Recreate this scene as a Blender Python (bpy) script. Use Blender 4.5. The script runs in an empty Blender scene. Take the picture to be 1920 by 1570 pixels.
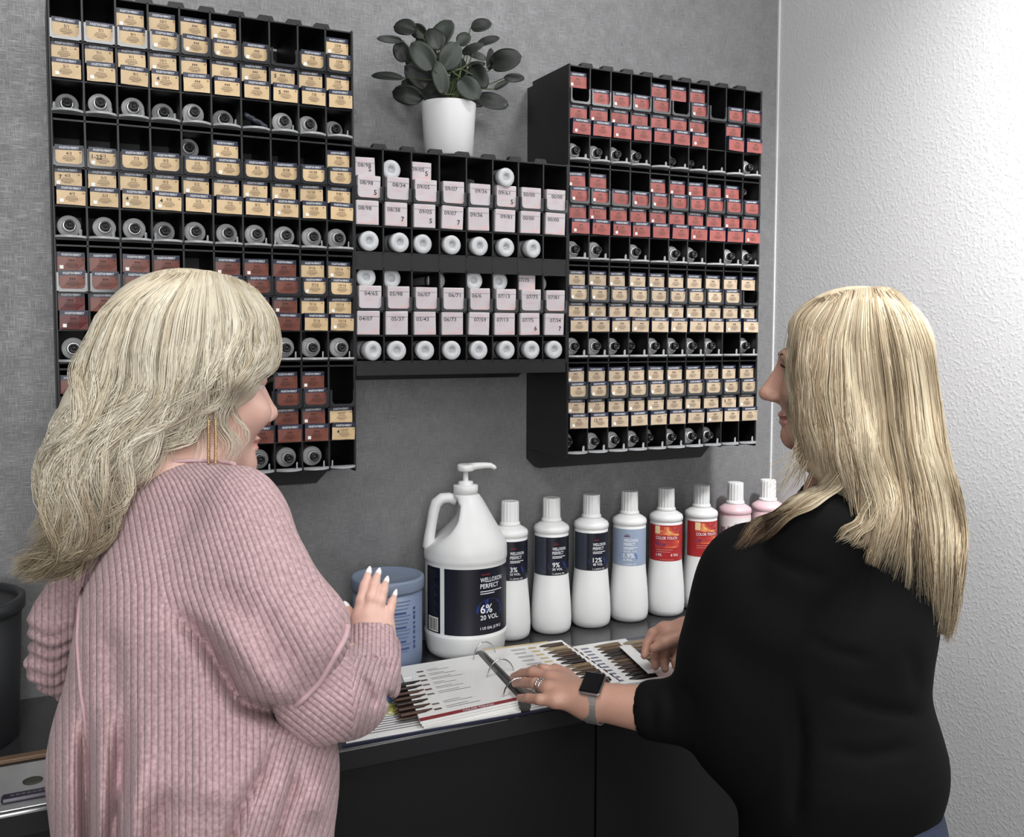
import bpy, bmesh, math, random
import numpy as np
from mathutils import Vector, Matrix
random.seed(7); np.random.seed(7)
SC = bpy.context.scene
COL = SC.collection

# ------------------------------------------------------------------ camera
F_PX, CX_PX, CY_PX = 1810.4, 960.0, 742.5
CAM = np.array([0.0, -1.686, 1.5])
def cam_axes():
    yaw, pitch, roll = [math.radians(a) for a in (26.36, -3.67, 0.15)]
    cy, sy, cp, sp = math.cos(yaw), math.sin(yaw), math.cos(pitch), math.sin(pitch)
    fw = np.array([sy*cp, cy*cp, sp]); rt = np.array([cy, -sy, 0.0]); up = np.cross(rt, fw)
    c, s = math.cos(roll), math.sin(roll)
    return np.array([c*rt+s*up, -s*rt+c*up, fw])
AX = cam_axes()
cd = bpy.data.cameras.new('camera'); cam = bpy.data.objects.new('camera', cd); COL.objects.link(cam)
cd.sensor_fit = 'HORIZONTAL'; cd.sensor_width = 36.0; cd.lens = F_PX/1920*36.0
cd.shift_y = -(785-CY_PX)/1920; cd.clip_start = 0.05
m = Matrix.Identity(4)
for i in range(3):
    m[i][0], m[i][1], m[i][2], m[i][3] = AX[0][i], AX[1][i], -AX[2][i], CAM[i]
cam.matrix_world = m
SC.camera = cam

# ------------------------------------------------------------------ light
w = bpy.data.worlds.new('world'); SC.world = w; w.use_nodes = True
w.node_tree.nodes['Background'].inputs[0].default_value = (0.9, 0.93, 1.0, 1)
w.node_tree.nodes['Background'].inputs[1].default_value = 0.10
def area(name, loc, target, sx, sy, power, col=(1, 1, 1)):
    l = bpy.data.lights.new(name, 'AREA'); l.shape = 'RECTANGLE'; l.size = sx; l.size_y = sy; l.energy = power; l.color = col
    o = bpy.data.objects.new(name, l); COL.objects.link(o); o.location = loc
    o.rotation_euler = (Vector(target)-Vector(loc)).to_track_quat('-Z', 'Y').to_euler()
    return o
wl_ = area('fill_wall_right', (1.18, -1.36, 2.55), (1.489, -0.88, 1.86), 0.14, 0.14, 8.6); wl_.data.spread = math.radians(66)  # added narrow fill that brightens the upper right wall
area('ceiling_lamp_right', (1.12, -0.95, 2.66), (1.10, -0.90, 1.0), 0.22, 0.22, 9.5)
area('ceiling_lamp_left', (-0.10, -1.20, 2.66), (-0.08, -1.0, 1.0), 0.30, 0.30, 8)
area('fill_behind', (-0.30, -3.3, 1.65), (0.9, -0.2, 1.2), 1.3, 1.2, 35)  # added frontal fill that evens out the back wall, no known window
area('fill_left', (-1.85, -2.1, 1.45), (1.4, -0.6, 1.1), 1.2, 1.3, 6)  # added side fill that lifts the right wall, no known window
area('fill_back_high', (0.1, -2.6, 2.66), (0.2, -1.4, 1.0), 0.8, 0.8, 18)  # added soft fill from behind the camera
SC.view_settings.view_transform = 'Standard'; SC.view_settings.look = 'None'
SC.view_settings.exposure = 0.0; SC.view_settings.gamma = 1.0; SC.view_settings.use_curve_mapping = False

# ------------------------------------------------------------------ helpers
def lin(r, g, b):
    return tuple(((c/255/12.92) if c/255 <= 0.04045 else ((c/255+0.055)/1.055)**2.4) for c in (r, g, b)) + (1.0,)
MATS = {}
def mat(name, rgb, rough=0.5, metal=0.0, spec=0.5, vary=0.0, noise=0.0, nscale=40, bump=0.0, bscale=200, coat=0.0, sss=0.0, alpha=1.0, trans=0.0):
    if name in MATS: return MATS[name]
    ma = bpy.data.materials.new(name); ma.use_nodes = True; nt = ma.node_tree; N = nt.nodes; L = nt.links
    b = N['Principled BSDF']; c = lin(*rgb)
    b.inputs['Base Color'].default_value = c; b.inputs['Roughness'].default_value = rough
    b.inputs['Metallic'].default_value = metal; b.inputs['Specular IOR Level'].default_value = spec
    b.inputs['Coat Weight'].default_value = coat
    b.inputs['Alpha'].default_value = alpha
    b.inputs['Transmission Weight'].default_value = trans
    if sss:
        b.inputs['Subsurface Weight'].default_value = sss; b.inputs['Subsurface Radius'].default_value = (0.01, 0.004, 0.002); b.inputs['Subsurface Scale'].default_value = 1.0
    ma.diffuse_color = c
    tc = N.new('ShaderNodeTexCoord')
    src = None
    if vary or noise:
        hsv = N.new('ShaderNodeHueSaturation'); hsv.inputs['Color'].default_value = c
        acc = None
        if vary:
            oi = N.new('ShaderNodeObjectInfo'); mr = N.new('ShaderNodeMapRange')
            mr.inputs[3].default_value = 1-vary; mr.inputs[4].default_value = 1+vary
            L.new(oi.outputs['Random'], mr.inputs[0]); acc = mr.outputs[0]
        if noise:
            nz = N.new('ShaderNodeTexNoise'); nz.inputs['Scale'].default_value = nscale; nz.inputs['Detail'].default_value = 3
            L.new(tc.outputs['Object'], nz.inputs['Vector'])
            m2 = N.new('ShaderNodeMapRange'); m2.inputs[3].default_value = 1-noise; m2.inputs[4].default_value = 1+noise
            L.new(nz.outputs['Fac'], m2.inputs[0])
            if acc is not None:
                mu = N.new('ShaderNodeMath'); mu.operation = 'MULTIPLY'; L.new(acc, mu.inputs[0]); L.new(m2.outputs[0], mu.inputs[1]); acc = mu.outputs[0]
            else: acc = m2.outputs[0]
        L.new(acc, hsv.inputs['Value']); L.new(hsv.outputs[0], b.inputs['Base Color'])
    if bump:
        nb = N.new('ShaderNodeTexNoise'); nb.inputs['Scale'].default_value = bscale; nb.inputs['Detail'].default_value = 4
        L.new(tc.outputs['Object'], nb.inputs['Vector'])
        bp = N.new('ShaderNodeBump'); bp.inputs['Strength'].default_value = bump; bp.inputs['Distance'].default_value = 0.002
        L.new(nb.outputs['Fac'], bp.inputs['Height']); L.new(bp.outputs[0], b.inputs['Normal'])
    MATS[name] = ma
    return ma

def tag(o, label=None, cat=None, group=None, kind=None):
    if label: o['label'] = label
    if cat: o['category'] = cat
    if group: o['group'] = group
    if kind: o['kind'] = kind
    return o
def empty(name, loc=(0, 0, 0), rot=(0, 0, 0)):
    o = bpy.data.objects.new(name, None); o.empty_display_size = 0.02; COL.objects.link(o)
    o.location = loc; o.rotation_euler = rot
    return o
def link(name, me, parent=None, loc=None, rot=None):
    o = bpy.data.objects.new(name, me); COL.objects.link(o)
    if parent: o.parent = parent
    if loc is not None: o.location = loc
    if rot is not None: o.rotation_euler = rot
    return o
class MB:
    """collects shapes into one mesh"""
    def __init__(s): s.v = []; s.f = []; s.mi = []; s.sm = []
    def add(s, vs, fs, mi=0, smooth=False):
        o = len(s.v); s.v += [tuple(map(float, p)) for p in vs]
        for f in fs: s.f.append(tuple(i+o for i in f)); s.mi.append(mi); s.sm.append(smooth)
        return s
    def box(s, x0, x1, y0, y1, z0, z1, mi=0):
        vs = [(x0, y0, z0), (x1, y0, z0), (x1, y1, z0), (x0, y1, z0), (x0, y0, z1), (x1, y0, z1), (x1, y1, z1), (x0, y1, z1)]
        return s.add(vs, [(3, 2, 1, 0), (4, 5, 6, 7), (0, 1, 5, 4), (1, 2, 6, 5), (2, 3, 7, 6), (3, 0, 4, 7)], mi)
    def bbox(s, x0, x1, y0, y1, z0, z1, b=0.001, mi=0):
        """box with chamfered edges"""
        vs = []; fs = []
        bm = bmesh.new(); bmesh.ops.create_cube(bm, size=1)
        for v in bm.verts: v.co = Vector(((x0+x1)/2+v.co.x*(x1-x0), (y0+y1)/2+v.co.y*(y1-y0), (z0+z1)/2+v.co.z*(z1-z0)))
        bmesh.ops.bevel(bm, geom=list(bm.edges), offset=b, segments=1, affect='EDGES')
        bm.verts.index_update()
        vs = [tuple(v.co) for v in bm.verts]; fs = [tuple(v.index for v in f.verts) for f in bm.faces]; bm.free()
        return s.add(vs, fs, mi)
    def lathe(s, prof, n=32, mi=0, c=(0, 0, 0), smooth=True, axis='z', ang0=0, ang1=2*math.pi, cap=True):
        """prof: list of (r,z)"""
        full = abs(ang1-ang0-2*math.pi) < 1e-6
        cols = n if full else n+1
        vs = []
        for r, z in prof:
            for i in range(cols):
                a = ang0+(ang1-ang0)*i/n
                p = (r*math.cos(a), r*math.sin(a), z)
                if axis == 'y': p = (p[0], p[2], p[1])
                if axis == 'x': p = (p[2], p[0], p[1])
                vs.append((p[0]+c[0], p[1]+c[1], p[2]+c[2]))
        fs = []
        for j in range(len(prof)-1):
            for i in range(n):
                i2 = (i+1) % cols
                q = (j*cols+i, j*cols+i2, (j+1)*cols+i2, (j+1)*cols+i)
                fs.append(q if axis == 'z' or axis == 'x' else q[::-1])
        s.add(vs, fs, mi, smooth)
        if cap and full:
            o = len(s.v)-len(vs)
            a = tuple(o+i for i in range(cols)); b = tuple(o+(len(prof)-1)*cols+i for i in range(cols))
            if prof[0][0] > 1e-5: s.f.append(a[::-1] if axis != 'y' else a); s.mi.append(mi); s.sm.append(False)
            if prof[-1][0] > 1e-5: s.f.append(b if axis != 'y' else b[::-1]); s.mi.append(mi); s.sm.append(False)
        return s
    def tube(s, pts, rad, n=8, mi=0, smooth=True, cap=True):
        pts = [np.array(p, float) for p in pts]; k = len(pts)
        rads = rad if hasattr(rad, '__len__') else [rad]*k
        t0 = pts[1]-pts[0]; t0 /= np.linalg.norm(t0)+1e-9
        ref = np.array([0, 0, 1.]) if abs(t0[2]) < 0.9 else np.array([1., 0, 0])
        u = np.cross(t0, ref); u /= np.linalg.norm(u)
        vs = []
        for i in range(k):
            t = pts[min(i+1, k-1)]-pts[max(i-1, 0)]; t /= np.linalg.norm(t)+1e-9
            u = u-t*np.dot(u, t); u /= np.linalg.norm(u)+1e-9; v = np.cross(t, u)
            for j in range(n):
                a = 2*math.pi*j/n; vs.append(pts[i]+rads[i]*(math.cos(a)*u+math.sin(a)*v))
        fs = [(i*n+j, i*n+(j+1) % n, (i+1)*n+(j+1) % n, (i+1)*n+j) for i in range(k-1) for j in range(n)]
        s.add(vs, fs, mi, smooth)
        if cap:
            o = len(s.v)-len(vs)
            s.f.append(tuple(o+j for j in range(n))[::-1]); s.mi.append(mi); s.sm.append(False)
            s.f.append(tuple(o+(k-1)*n+j for j in range(n))); s.mi.append(mi); s.sm.append(False)
        return s
    def prism(s, poly, y0, y1, mi=0):
        """polygon in xz (counter-clockwise seen from -y) extruded y0..y1"""
        n = len(poly)
        vs = [(p[0], y0, p[1]) for p in poly]+[(p[0], y1, p[1]) for p in poly]
        fs = [tuple(range(n)), tuple(range(2*n-1, n-1, -1))]+[(i, i+n, (i+1) % n+n, (i+1) % n) for i in range(n)]
        return s.add(vs, fs, mi)
    def slab(s, poly, z0, z1, mi=0, top=None):
        """polygon in xy (ccw from above) extruded z0..z1"""
        n = len(poly)
        vs = [(p[0], p[1], z0) for p in poly]+[(p[0], p[1], z1) for p in poly]
        s.add(vs, [tuple(range(n-1, -1, -1))]+[(i, (i+1) % n, (i+1) % n+n, i+n) for i in range(n)], mi)
        o = len(s.v)-2*n
        s.f.append(tuple(o+n+i for i in range(n))); s.mi.append(mi if top is None else top); s.sm.append(False)
        return s
    def mesh(s, name, mats):
        me = bpy.data.meshes.new(name); me.from_pydata(s.v, [], s.f)
        for mm in (mats if isinstance(mats, (list, tuple)) else [mats]): me.materials.append(mm)
        me.polygons.foreach_set('material_index', s.mi); me.polygons.foreach_set('use_smooth', s.sm); me.update()
        return me
    def build(s, name, mats, parent=None, loc=None, rot=None): return link(name, s.mesh(name, mats), parent, loc, rot)

# flat lettering: all strings are turned into meshes in one go
TEXT = {}
def prep_texts(strings):
    obs = []
    for t in strings:
        cu = bpy.data.curves.new('t', 'FONT'); cu.body = t; cu.size = 1.0; cu.resolution_u = 2; cu.align_x = 'LEFT'; cu.fill_mode = 'FRONT'; cu.offset = 0.012
        o = bpy.data.objects.new('t', cu); COL.objects.link(o); obs.append((t, o))
    dg = bpy.context.evaluated_depsgraph_get()
    for t, o in obs:
        me = bpy.data.meshes.new_from_object(o.evaluated_get(dg))
        v = np.zeros(len(me.vertices)*3); me.vertices.foreach_get('co', v); v = v.reshape(-1, 3)
        TEXT[t] = (v[:, :2].copy(), [tuple(p.vertices) for p in me.polygons])
        bpy.data.meshes.remove(me)
    for t, o in obs:
        cu = o.data; bpy.data.objects.remove(o); bpy.data.curves.remove(cu)
def put_text(mb, t, x, z, h, width=None, mi=0, y=0.0, align='l', fn=None, rot=0.0, bold=0):
    """lettering of cap height h at x,z in the xz plane facing -y; fn maps (x,y,z) to another surface"""
    v, f = TEXT[t]; s = h/0.69
    ww = (v[:, 0].max()-v[:, 0].min())*s; sx = s if width is None else s*width/ww
    X = (v[:, 0]-v[:, 0].min())*sx; Z = v[:, 1]*s
    if align == 'c': X = X-X.max()/2
    if align == 'r': X = X-X.max()
    c, sn = math.cos(rot), math.sin(rot)
    P = [(x+a*c-b*sn, y, z+a*sn+b*c) for a, b in zip(X, Z)]
    if fn: P = [fn(*p) for p in P]
    mb.add(P, f, mi)
    return mb
def bar(mb, x0, x1, z0, z1, mi=0, y=0.0, fn=None, n=6):
    vs = []; fs = []
    k = n if fn else 1
    for i in range(k+1):
        xx = x0+(x1-x0)*i/k
        for zz in (z0, z1):
            p = (xx, y, zz); vs.append(fn(*p) if fn else p)
    for i in range(k): fs.append((2*i, 2*i+2, 2*i+3, 2*i+1))
    return mb.add(vs, fs, mi)
def W(px, py, D):
    """point at depth D from the camera's place along the line of sight of a spot in the photograph"""
    return CAM+D*((px-CX_PX)/F_PX*AX[0]+(CY_PX-py)/F_PX*AX[1]+AX[2])

ORD = ['first', 'second', 'third', 'fourth', 'fifth', 'sixth', 'seventh', 'eighth', 'ninth', 'tenth']

# ------------------------------------------------------------------ the room
def wallpaper():
    ma = bpy.data.materials.new('linen_wallpaper'); ma.use_nodes = True; nt = ma.node_tree; N = nt.nodes; L = nt.links
    b = N['Principled BSDF']
    tc = N.new('ShaderNodeTexCoord')
    outs = []
    for sc in ((45, 1, 700), (700, 1, 45)):
        mp = N.new('ShaderNodeMapping'); mp.inputs['Scale'].default_value = sc
        L.new(tc.outputs['Object'], mp.inputs[0])
        nz = N.new('ShaderNodeTexNoise'); nz.inputs['Scale'].default_value = 1.0; nz.inputs['Detail'].default_value = 3; nz.inputs['Roughness'].default_value = 0.65
        L.new(mp.outputs[0], nz.inputs['Vector']); outs.append(nz.outputs['Fac'])
    mx = N.new('ShaderNodeMath'); mx.operation = 'MAXIMUM'; L.new(outs[0], mx.inputs[0]); L.new(outs[1], mx.inputs[1])
    big = N.new('ShaderNodeTexNoise'); big.inputs['Scale'].default_value = 28; big.inputs['Detail'].default_value = 4; L.new(tc.outputs['Object'], big.inputs['Vector'])
    ad = N.new('ShaderNodeMath'); ad.operation = 'MULTIPLY_ADD'; ad.inputs[1].default_value = 0.22; L.new(big.outputs['Fac'], ad.inputs[0]); L.new(mx.outputs[0], ad.inputs[2])
    cr = N.new('ShaderNodeValToRGB'); cr.color_ramp.elements[0].position = 0.52; cr.color_ramp.elements[1].position = 0.90
    cr.color_ramp.elements[0].color = lin(106, 106, 107); cr.color_ramp.elements[1].color = lin(156, 156, 157)
    L.new(ad.outputs[0], cr.inputs[0]); L.new(cr.outputs[0], b.inputs['Base Color'])
    r = N.new('ShaderNodeMapRange'); r.inputs[1].default_value = 0.55; r.inputs[2].default_value = 0.95; r.inputs[3].default_value = 0.5; r.inputs[4].default_value = 0.3
    L.new(ad.outputs[0], r.inputs[0]); L.new(r.outputs[0], b.inputs['Roughness'])
    mt = N.new('ShaderNodeMapRange'); mt.inputs[1].default_value = 0.6; mt.inputs[2].default_value = 0.9; mt.inputs[3].default_value = 0.08; mt.inputs[4].default_value = 0.5
    L.new(ad.outputs[0], mt.inputs[0]); L.new(mt.outputs[0], b.inputs['Metallic'])
    bp = N.new('ShaderNodeBump'); bp.inputs['Strength'].default_value = 0.5; bp.inputs['Distance'].default_value = 0.0010
    L.new(ad.outputs[0], bp.inputs['Height']); L.new(bp.outputs[0], b.inputs['Normal'])
    return ma
def orange_peel():
    ma = bpy.data.materials.new('orange_peel_paint'); ma.use_nodes = True; nt = ma.node_tree; N = nt.nodes; L = nt.links
    b = N['Principled BSDF']; b.inputs['Base Color'].default_value = lin(200, 200, 201); b.inputs['Roughness'].default_value = 0.55
    tc = N.new('ShaderNodeTexCoord')
    n1 = N.new('ShaderNodeTexNoise'); n1.inputs['Scale'].default_value = 165; n1.inputs['Detail'].default_value = 2; n1.inputs['Roughness'].default_value = 0.45
    L.new(tc.outputs['Object'], n1.inputs['Vector'])
    cr = N.new('ShaderNodeValToRGB'); cr.color_ramp.elements[0].position = 0.48; cr.color_ramp.elements[1].position = 0.68
    L.new(n1.outputs['Fac'], cr.inputs[0])
    bp = N.new('ShaderNodeBump'); bp.inputs['Strength'].default_value = 0.22; bp.inputs['Distance'].default_value = 0.0013
    L.new(cr.outputs[0], bp.inputs['Height']); L.new(bp.outputs[0], b.inputs['Normal'])
    return ma
WALLX = 1.489
tag(MB().box(-1.9, WALLX, 0, 0.1, 0, 2.75).build('wall_back', wallpaper()), 'grey linen-textured wallpapered wall behind the racks', kind='structure')
tag(MB().box(WALLX, WALLX+0.1, -3.4, 0.1, 0, 2.75).build('wall_right', orange_peel()), 'white orange-peel textured wall at the right', kind='structure')
tag(MB().box(-1.9, WALLX, -3.4, 0, -0.06, 0).build('floor', mat('floor_vinyl', (96, 92, 90), 0.4, noise=0.1)), 'dark grey floor', kind='structure')
tag(MB().box(-1.9, WALLX, -3.4, 0, 2.75, 2.85).build('ceiling', mat('ceiling_paint', (225, 225, 225), 0.8)), 'white ceiling', kind='structure')
tag(MB().box(WALLX-0.004, WALLX, -0.004, 0, 0, 2.75).build('trim_1', mat('caulk', (205, 205, 205), 0.6)), 'thin pale caulk line down the room corner', kind='structure')

# ------------------------------------------------------------------ counter
CZ = 0.92
BLK = mat('black_laminate', (20, 20, 21), 0.35, noise=0.12, nscale=14)
ctop = mat('dark_glossy_worktop', (46, 46, 48), 0.14, spec=0.6, noise=0.1, nscale=9)
cnt = empty('salon_counter', (0.3, -0.2, 0))
tag(cnt, 'black counter along the wall with a dark glossy worktop', 'counter')
def under(par, name, mb, mats):
    o = mb.build(name, mats); o.parent = par; o.matrix_parent_inverse = Matrix.Translation(par.location).inverted() if par.rotation_euler == (0, 0, 0) else par.matrix_basis.inverted()
    return o
under(cnt, 'worktop', MB().bbox(-1.3, WALLX-0.001, -0.405, -0.001, CZ-0.022, CZ, 0.002), ctop)
under(cnt, 'edge_strip', MB().bbox(-1.3, WALLX-0.001, -0.408, -0.405, CZ-0.03, CZ-0.001, 0.001), mat('black_edge_strip', (34, 34, 36), 0.3))
for i in range(4):
    x0 = -1.3+i*0.697
    p = under(cnt, 'cabinet_front', MB().bbox(x0+0.002, x0+0.695, -0.398, -0.38, 0.09, CZ-0.032, 0.002), BLK)
under(cnt, 'carcass', MB().box(-1.3, WALLX-0.001, -0.38, -0.001, 0.0, CZ-0.022), BLK)

# ------------------------------------------------------------------ lettering used on cartons and bottles
A_SH = [['5/1', '7/1', '9/1', '10/1', None, None, None, None, '7/8', '10/8'],
        ['4/3', '5/3', '7/3', '9/3', '5/2', '7/2', '8/2', '8/38', '10/38', '9/81'],
        [None]*8+['9/16', '10/16'], [None]*9+['10/37']]
B_SH = [[['08/98', None, '09/05', None, None, None, None, None], ['08/98', '08/34', '09/05', '09/07', '09/36', '09/61', '00/00', '00/00'], ['08/98', '08/38', '09/05', '09/07', '09/36', '09/81', '00/00', '00/00']],
        [[None]*6+['07/75', None], ['04/65', '05/98', '06/07', '06/71', '06/6', '07/13', '07/75', '07/81'], ['04/07', '05/37', '05/43', '06/73', '07/59', '07/13', '07/75', '07/34']]]
strs = {'KOLESTON PERFECT', '1', '4', '5', '6', '7', 'S', '12', '1-22', 'WELLOXON', 'PERFECT', 'WELLA', '3%', '10 VOL.', '9%', '30 VOL.', '12%', '40 VOL.', '1.9%', '6 VOL.', '6%', '20 VOL.',
        '1 L (33.8 FL OZ)', '1 US GAL (3.78 L)', 'PASTEL 5-12', 'COLOR TOUCH', '6 Vol.', 'SHINEFINITY', 'ACTIVATOR', 'BLONDOR'}
for r in A_SH: strs |= {s for s in r if s}
for bk in B_SH:
    for r in bk: strs |= {s for s in r if s}
prep_texts(sorted(strs))

# ------------------------------------------------------------------ racks
YF = -0.1616
PLAST = mat('black_rack_plastic', (16, 16, 17), 0.45, noise=0.15, nscale=30)
GLOSS = mat('glossy_clear_black_pocket', (46, 47, 50), 0.12, spec=0.8)
TRAYM = mat('pale_grey_tray_plastic', (164, 166, 168), 0.35)
def lens_tray(wd):
    mb = MB(); n = 12; h = 0.0016
    top = [(-wd/2, 0.004)]+[(-wd/2+wd*i/n, -0.012*(1-abs(2*i/n-1)**2.4)-0.002) for i in range(n+1)]+[(wd/2, 0.004)]
    mb.slab(top, -h, h)
    return mb.mesh('tray_lip', TRAYM)
def tab_mesh():
    mb = MB(); mb.prism([(-0.0035, 0), (0.0035, 0), (0.0035, 0.014), (0.002, 0.0165), (-0.001, 0.0165), (-0.0035, 0.010)], -0.0006, 0.0006)
    return mb.mesh('tray_tab', TRAYM)
def pocket_mesh(wd, ht):
    mb = MB(); t = 0.0028; d = 0.004
    mb.box(-wd/2, -wd/2+t, 0, d, 0, ht); mb.box(wd/2-t, wd/2, 0, d, 0, ht); mb.box(-wd/2+t, wd/2-t, 0, d, -0.001, t*1.1)
    for sx in (-1, 1):   # rounded inner corners
        x = sx*(wd/2-t)
        P = [(x, t), (x-sx*0.006, t), (x-sx*0.0018, t+0.0018), (x, t+0.006)]
        if sx > 0: P = P[::-1]
        mb.prism(P[::-1], 0, d)
    return mb.mesh('pocket', GLOSS)
def clip_mesh():
    mb = MB(); mb.prism([(-0.013, 0), (0.013, 0), (0.010, 0.008), (-0.010, 0.008)], 0, 0.014)
    return mb.mesh('clip', PLAST)
TAB = tab_mesh(); CLIP = clip_mesh()
def rack(x0, ncol, pitch, ztop, zbot, shelves, label, panel_drop, side_depth=0.1616):
    r = empty('tube_rack', (x0, 0, zbot)); tag(r, label, 'rack')
    def pt(name, mb, mats=PLAST):
        o = mb.build(name, mats); o.parent = r; o.location = (-x0, 0, -zbot); return o
    wd = ncol*pitch
    c = 0.018; a, b = x0, x0+wd; zb = zbot-panel_drop
    pt('back_panel', MB().prism([(a, zb+c), (a+c, zb), (b-c*1.6, zb), (b, zb+c*1.6), (b, ztop-0.006), (a, ztop-0.006)], -0.022, -0.0005))
    dm = MB().box(-0.0013, 0.0013, YF, -0.022, zbot-0.002, ztop).mesh('divider', PLAST)
    sm = MB().bbox(-0.002, 0.002, YF-0.001, -0.0225, zbot-0.004, ztop+0.002, 0.001).mesh('side_panel', PLAST)
    for i in range(ncol+1):
        end = i in (0, ncol)
        o = link('side_panel' if end else 'divider', sm if end else dm, r); o.location = (i*pitch+(0.001 if i == 0 else -0.001 if i == ncol else 0), 0, -zbot)
    for z, th, y in shelves: pt('shelf', MB().box(a+0.002, b-0.002, YF+y, -0.022, z-th, z))
    pt('top_panel', MB().box(a+0.002, b-0.002, YF, -0.022, ztop-0.002, ztop))
    for i in range(1, ncol):
        o = link('clip', CLIP, r); o.location = (i*pitch-0.004, YF+0.004, ztop-zbot)
    return r
T1, ROW = 1.8132, 0.17655
def kol_shelves(n):
    out = []
    for k in range(n):
        t = T1-k*ROW
        out += [(t-0.0015, 0.003, 0.0), (t+0.0445, 0.002, 0.0015), (t+0.0990, 0.0025, 0.0)]
        if k: out.append((t+0.1655, 0.0025, 0.0))
    return out
AX0, AP = 0.0303, 0.0439
CX0 = 0.8670
BX0 = AX0+10*AP+0.0005; BP = (CX0-0.001-BX0)/8
rackA = rack(AX0, 10, AP, T1+0.1665, T1-3*ROW-0.0045, kol_shelves(4), 'large black tube rack on the left of the wall, behind the woman in pink', 0.042)
rackC = rack(CX0, 10, AP, T1+0.1655, T1-3*ROW-0.0045, kol_shelves(4), 'large black tube rack on the right holding red and beige cartons', 0.042)
BT, BROW = 1.6335, 0.1785        # tube floor of the first block of the middle rack
bsh = []
for k in range(2):
    t = BT-k*BROW
    bsh += [(t, 0.003, 0.0), (t+0.0425, 0.0022, 0.0), (t+0.0830, 0.003, 0.0)]
    if k: bsh.append((t+0.152, 0.003, 0))
rackB = rack(BX0, 8, BP, 1.8010, BT-BROW-0.004, bsh, 'middle black tube rack with white cartons under the potted plant', 0.034)
for z0_, z1_ in ((BT-BROW+0.152, BT-0.003), (BT-BROW-0.024, BT-BROW-0.003)):
    o = MB().box(BX0+0.002, BX0+8*BP-0.002, YF+0.0005, YF+0.003, z0_, z1_).build('front_panel', mat('black_front_panel', (9, 9, 10), 0.5), rackB); o.location = -rackB.location
TRAY_A = lens_tray(AP*0.92); POCK_A = pocket_mesh(AP-0.0035, 0.026); POCK_B = pocket_mesh(BP-0.004, 0.022)
for rk, X in ((rackA, AX0), (rackC, CX0)):
    for k in range(4):
        t = T1-k*ROW
        for c in range(10):
            x = X+(c+0.5)*AP
            o = link('tray_lip', TRAY_A, rk); o.location = (x-X, YF-0.0015, t-rk.location.z)
            if not (k == 0 and X == AX0 and c in (6,)):
                q = link('tray_tab', TAB, o); q.location = ((0.013 if (c+k) % 4 or X == CX0 else -0.017), 0.001, 0.001); q.rotation_euler = (0, 0, 0.5 if X == CX0 else 1.1); q.scale = (0.9, 1, 0.62)
            o = link('pocket', POCK_A, rk); o.location = (x-X, YF-0.0045, t+0.0995-rk.location.z)
for k in range(2):
    for c in range(8):
        o = link('pocket', POCK_B, rackB); o.location = ((c+0.5)*BP, YF-0.0045, BT-k*BROW+0.0835-rackB.location.z)

# ------------------------------------------------------------------ hair colour cartons
NAVY = mat('navy_carton_band', (32, 37, 58), 0.38, vary=0.15)
KCOL = {'gold': mat('gold_carton_card', (206, 179, 138), 0.42, vary=0.10, noise=0.04), 'brown': mat('brown_carton_card', (112, 62, 50), 0.38, vary=0.10, noise=0.05),
        'dark red': mat('dark_red_carton_card', (92, 28, 26), 0.38, vary=0.1), 'coral red': mat('coral_red_carton_card', (160, 88, 83), 0.42, vary=0.09, noise=0.04),
        'beige': mat('beige_carton_card', (190, 171, 146), 0.42, vary=0.10, noise=0.04)}
INK = mat('dark_ink', (92, 68, 54), 0.6); WHITE_INK = mat('white_ink', (232, 234, 238), 0.5); MARKER = mat('black_marker', (14, 14, 16), 0.5); REDMARK = mat('red_marker', (150, 20, 25), 0.5)
PATCH = mat('white_patch', (236, 234, 228), 0.5)
BW, BH, BD = 0.0372, 0.0272, 0.128
def carton_mesh(col, v, wd=BW, ht=BH, band=0.27):
    rnd = random.Random(hash((len(col), v)) & 255)
    j = lambda a: rnd.uniform(-a, a)
    zb = ht*(1-band); mb = MB(); bul = 0.0008
    xs = (-wd/2+j(.0004), -wd/6, wd/6, wd/2+j(.0004))
    def rowv(z, b): return [(x+j(.0002), (-b if 0 < i < 3 else 0), z+j(.0003)) for i, x in enumerate(xs)]
    R0 = rowv(0.0, 0); R1 = rowv(zb*0.5, bul); R2 = rowv(zb, bul); R3 = rowv(ht, 0.0002)
    back = [(-wd/2, BD, 0), (wd/2, BD, 0), (wd/2, BD, ht), (-wd/2, BD, ht)]
    vs = R0+R1+R2+R3+back; fs = []; mi = []
    for r in range(3):
        for i in range(3): fs.append((r*4+i, r*4+i+1, r*4+i+5, r*4+i+4)); mi.append(1 if r < 2 else 0)
    fs += [(16, 17, 3, 2, 1, 0), (12, 13, 14, 15, 18, 19), (3, 17, 18, 15, 11, 7), (16, 0, 4, 8, 12, 19), (17, 16, 19, 18)]; mi += [0]*5
    for f, q in zip(fs, mi): mb.add([vs[i] for i in f], [tuple(range(len(f)))], q)
    me = mb.mesh('carton_'+col.replace(' ', '_'), [NAVY, KCOL[col]])
    bm = bmesh.new(); bm.from_mesh(me); bmesh.ops.remove_doubles(bm, verts=bm.verts, dist=1e-5); bm.to_mesh(me); bm.free()
    return me
CART = {(c, v): carton_mesh(c, v) for c in KCOL for v in range(4)}
_hd = MB(); put_text(_hd, 'KOLESTON PERFECT', -0.0125, BH*0.80, 0.0030, 0.025, 0); HEAD = _hd.mesh('brand_lettering', WHITE_INK)
PRINTS = {}
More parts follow.
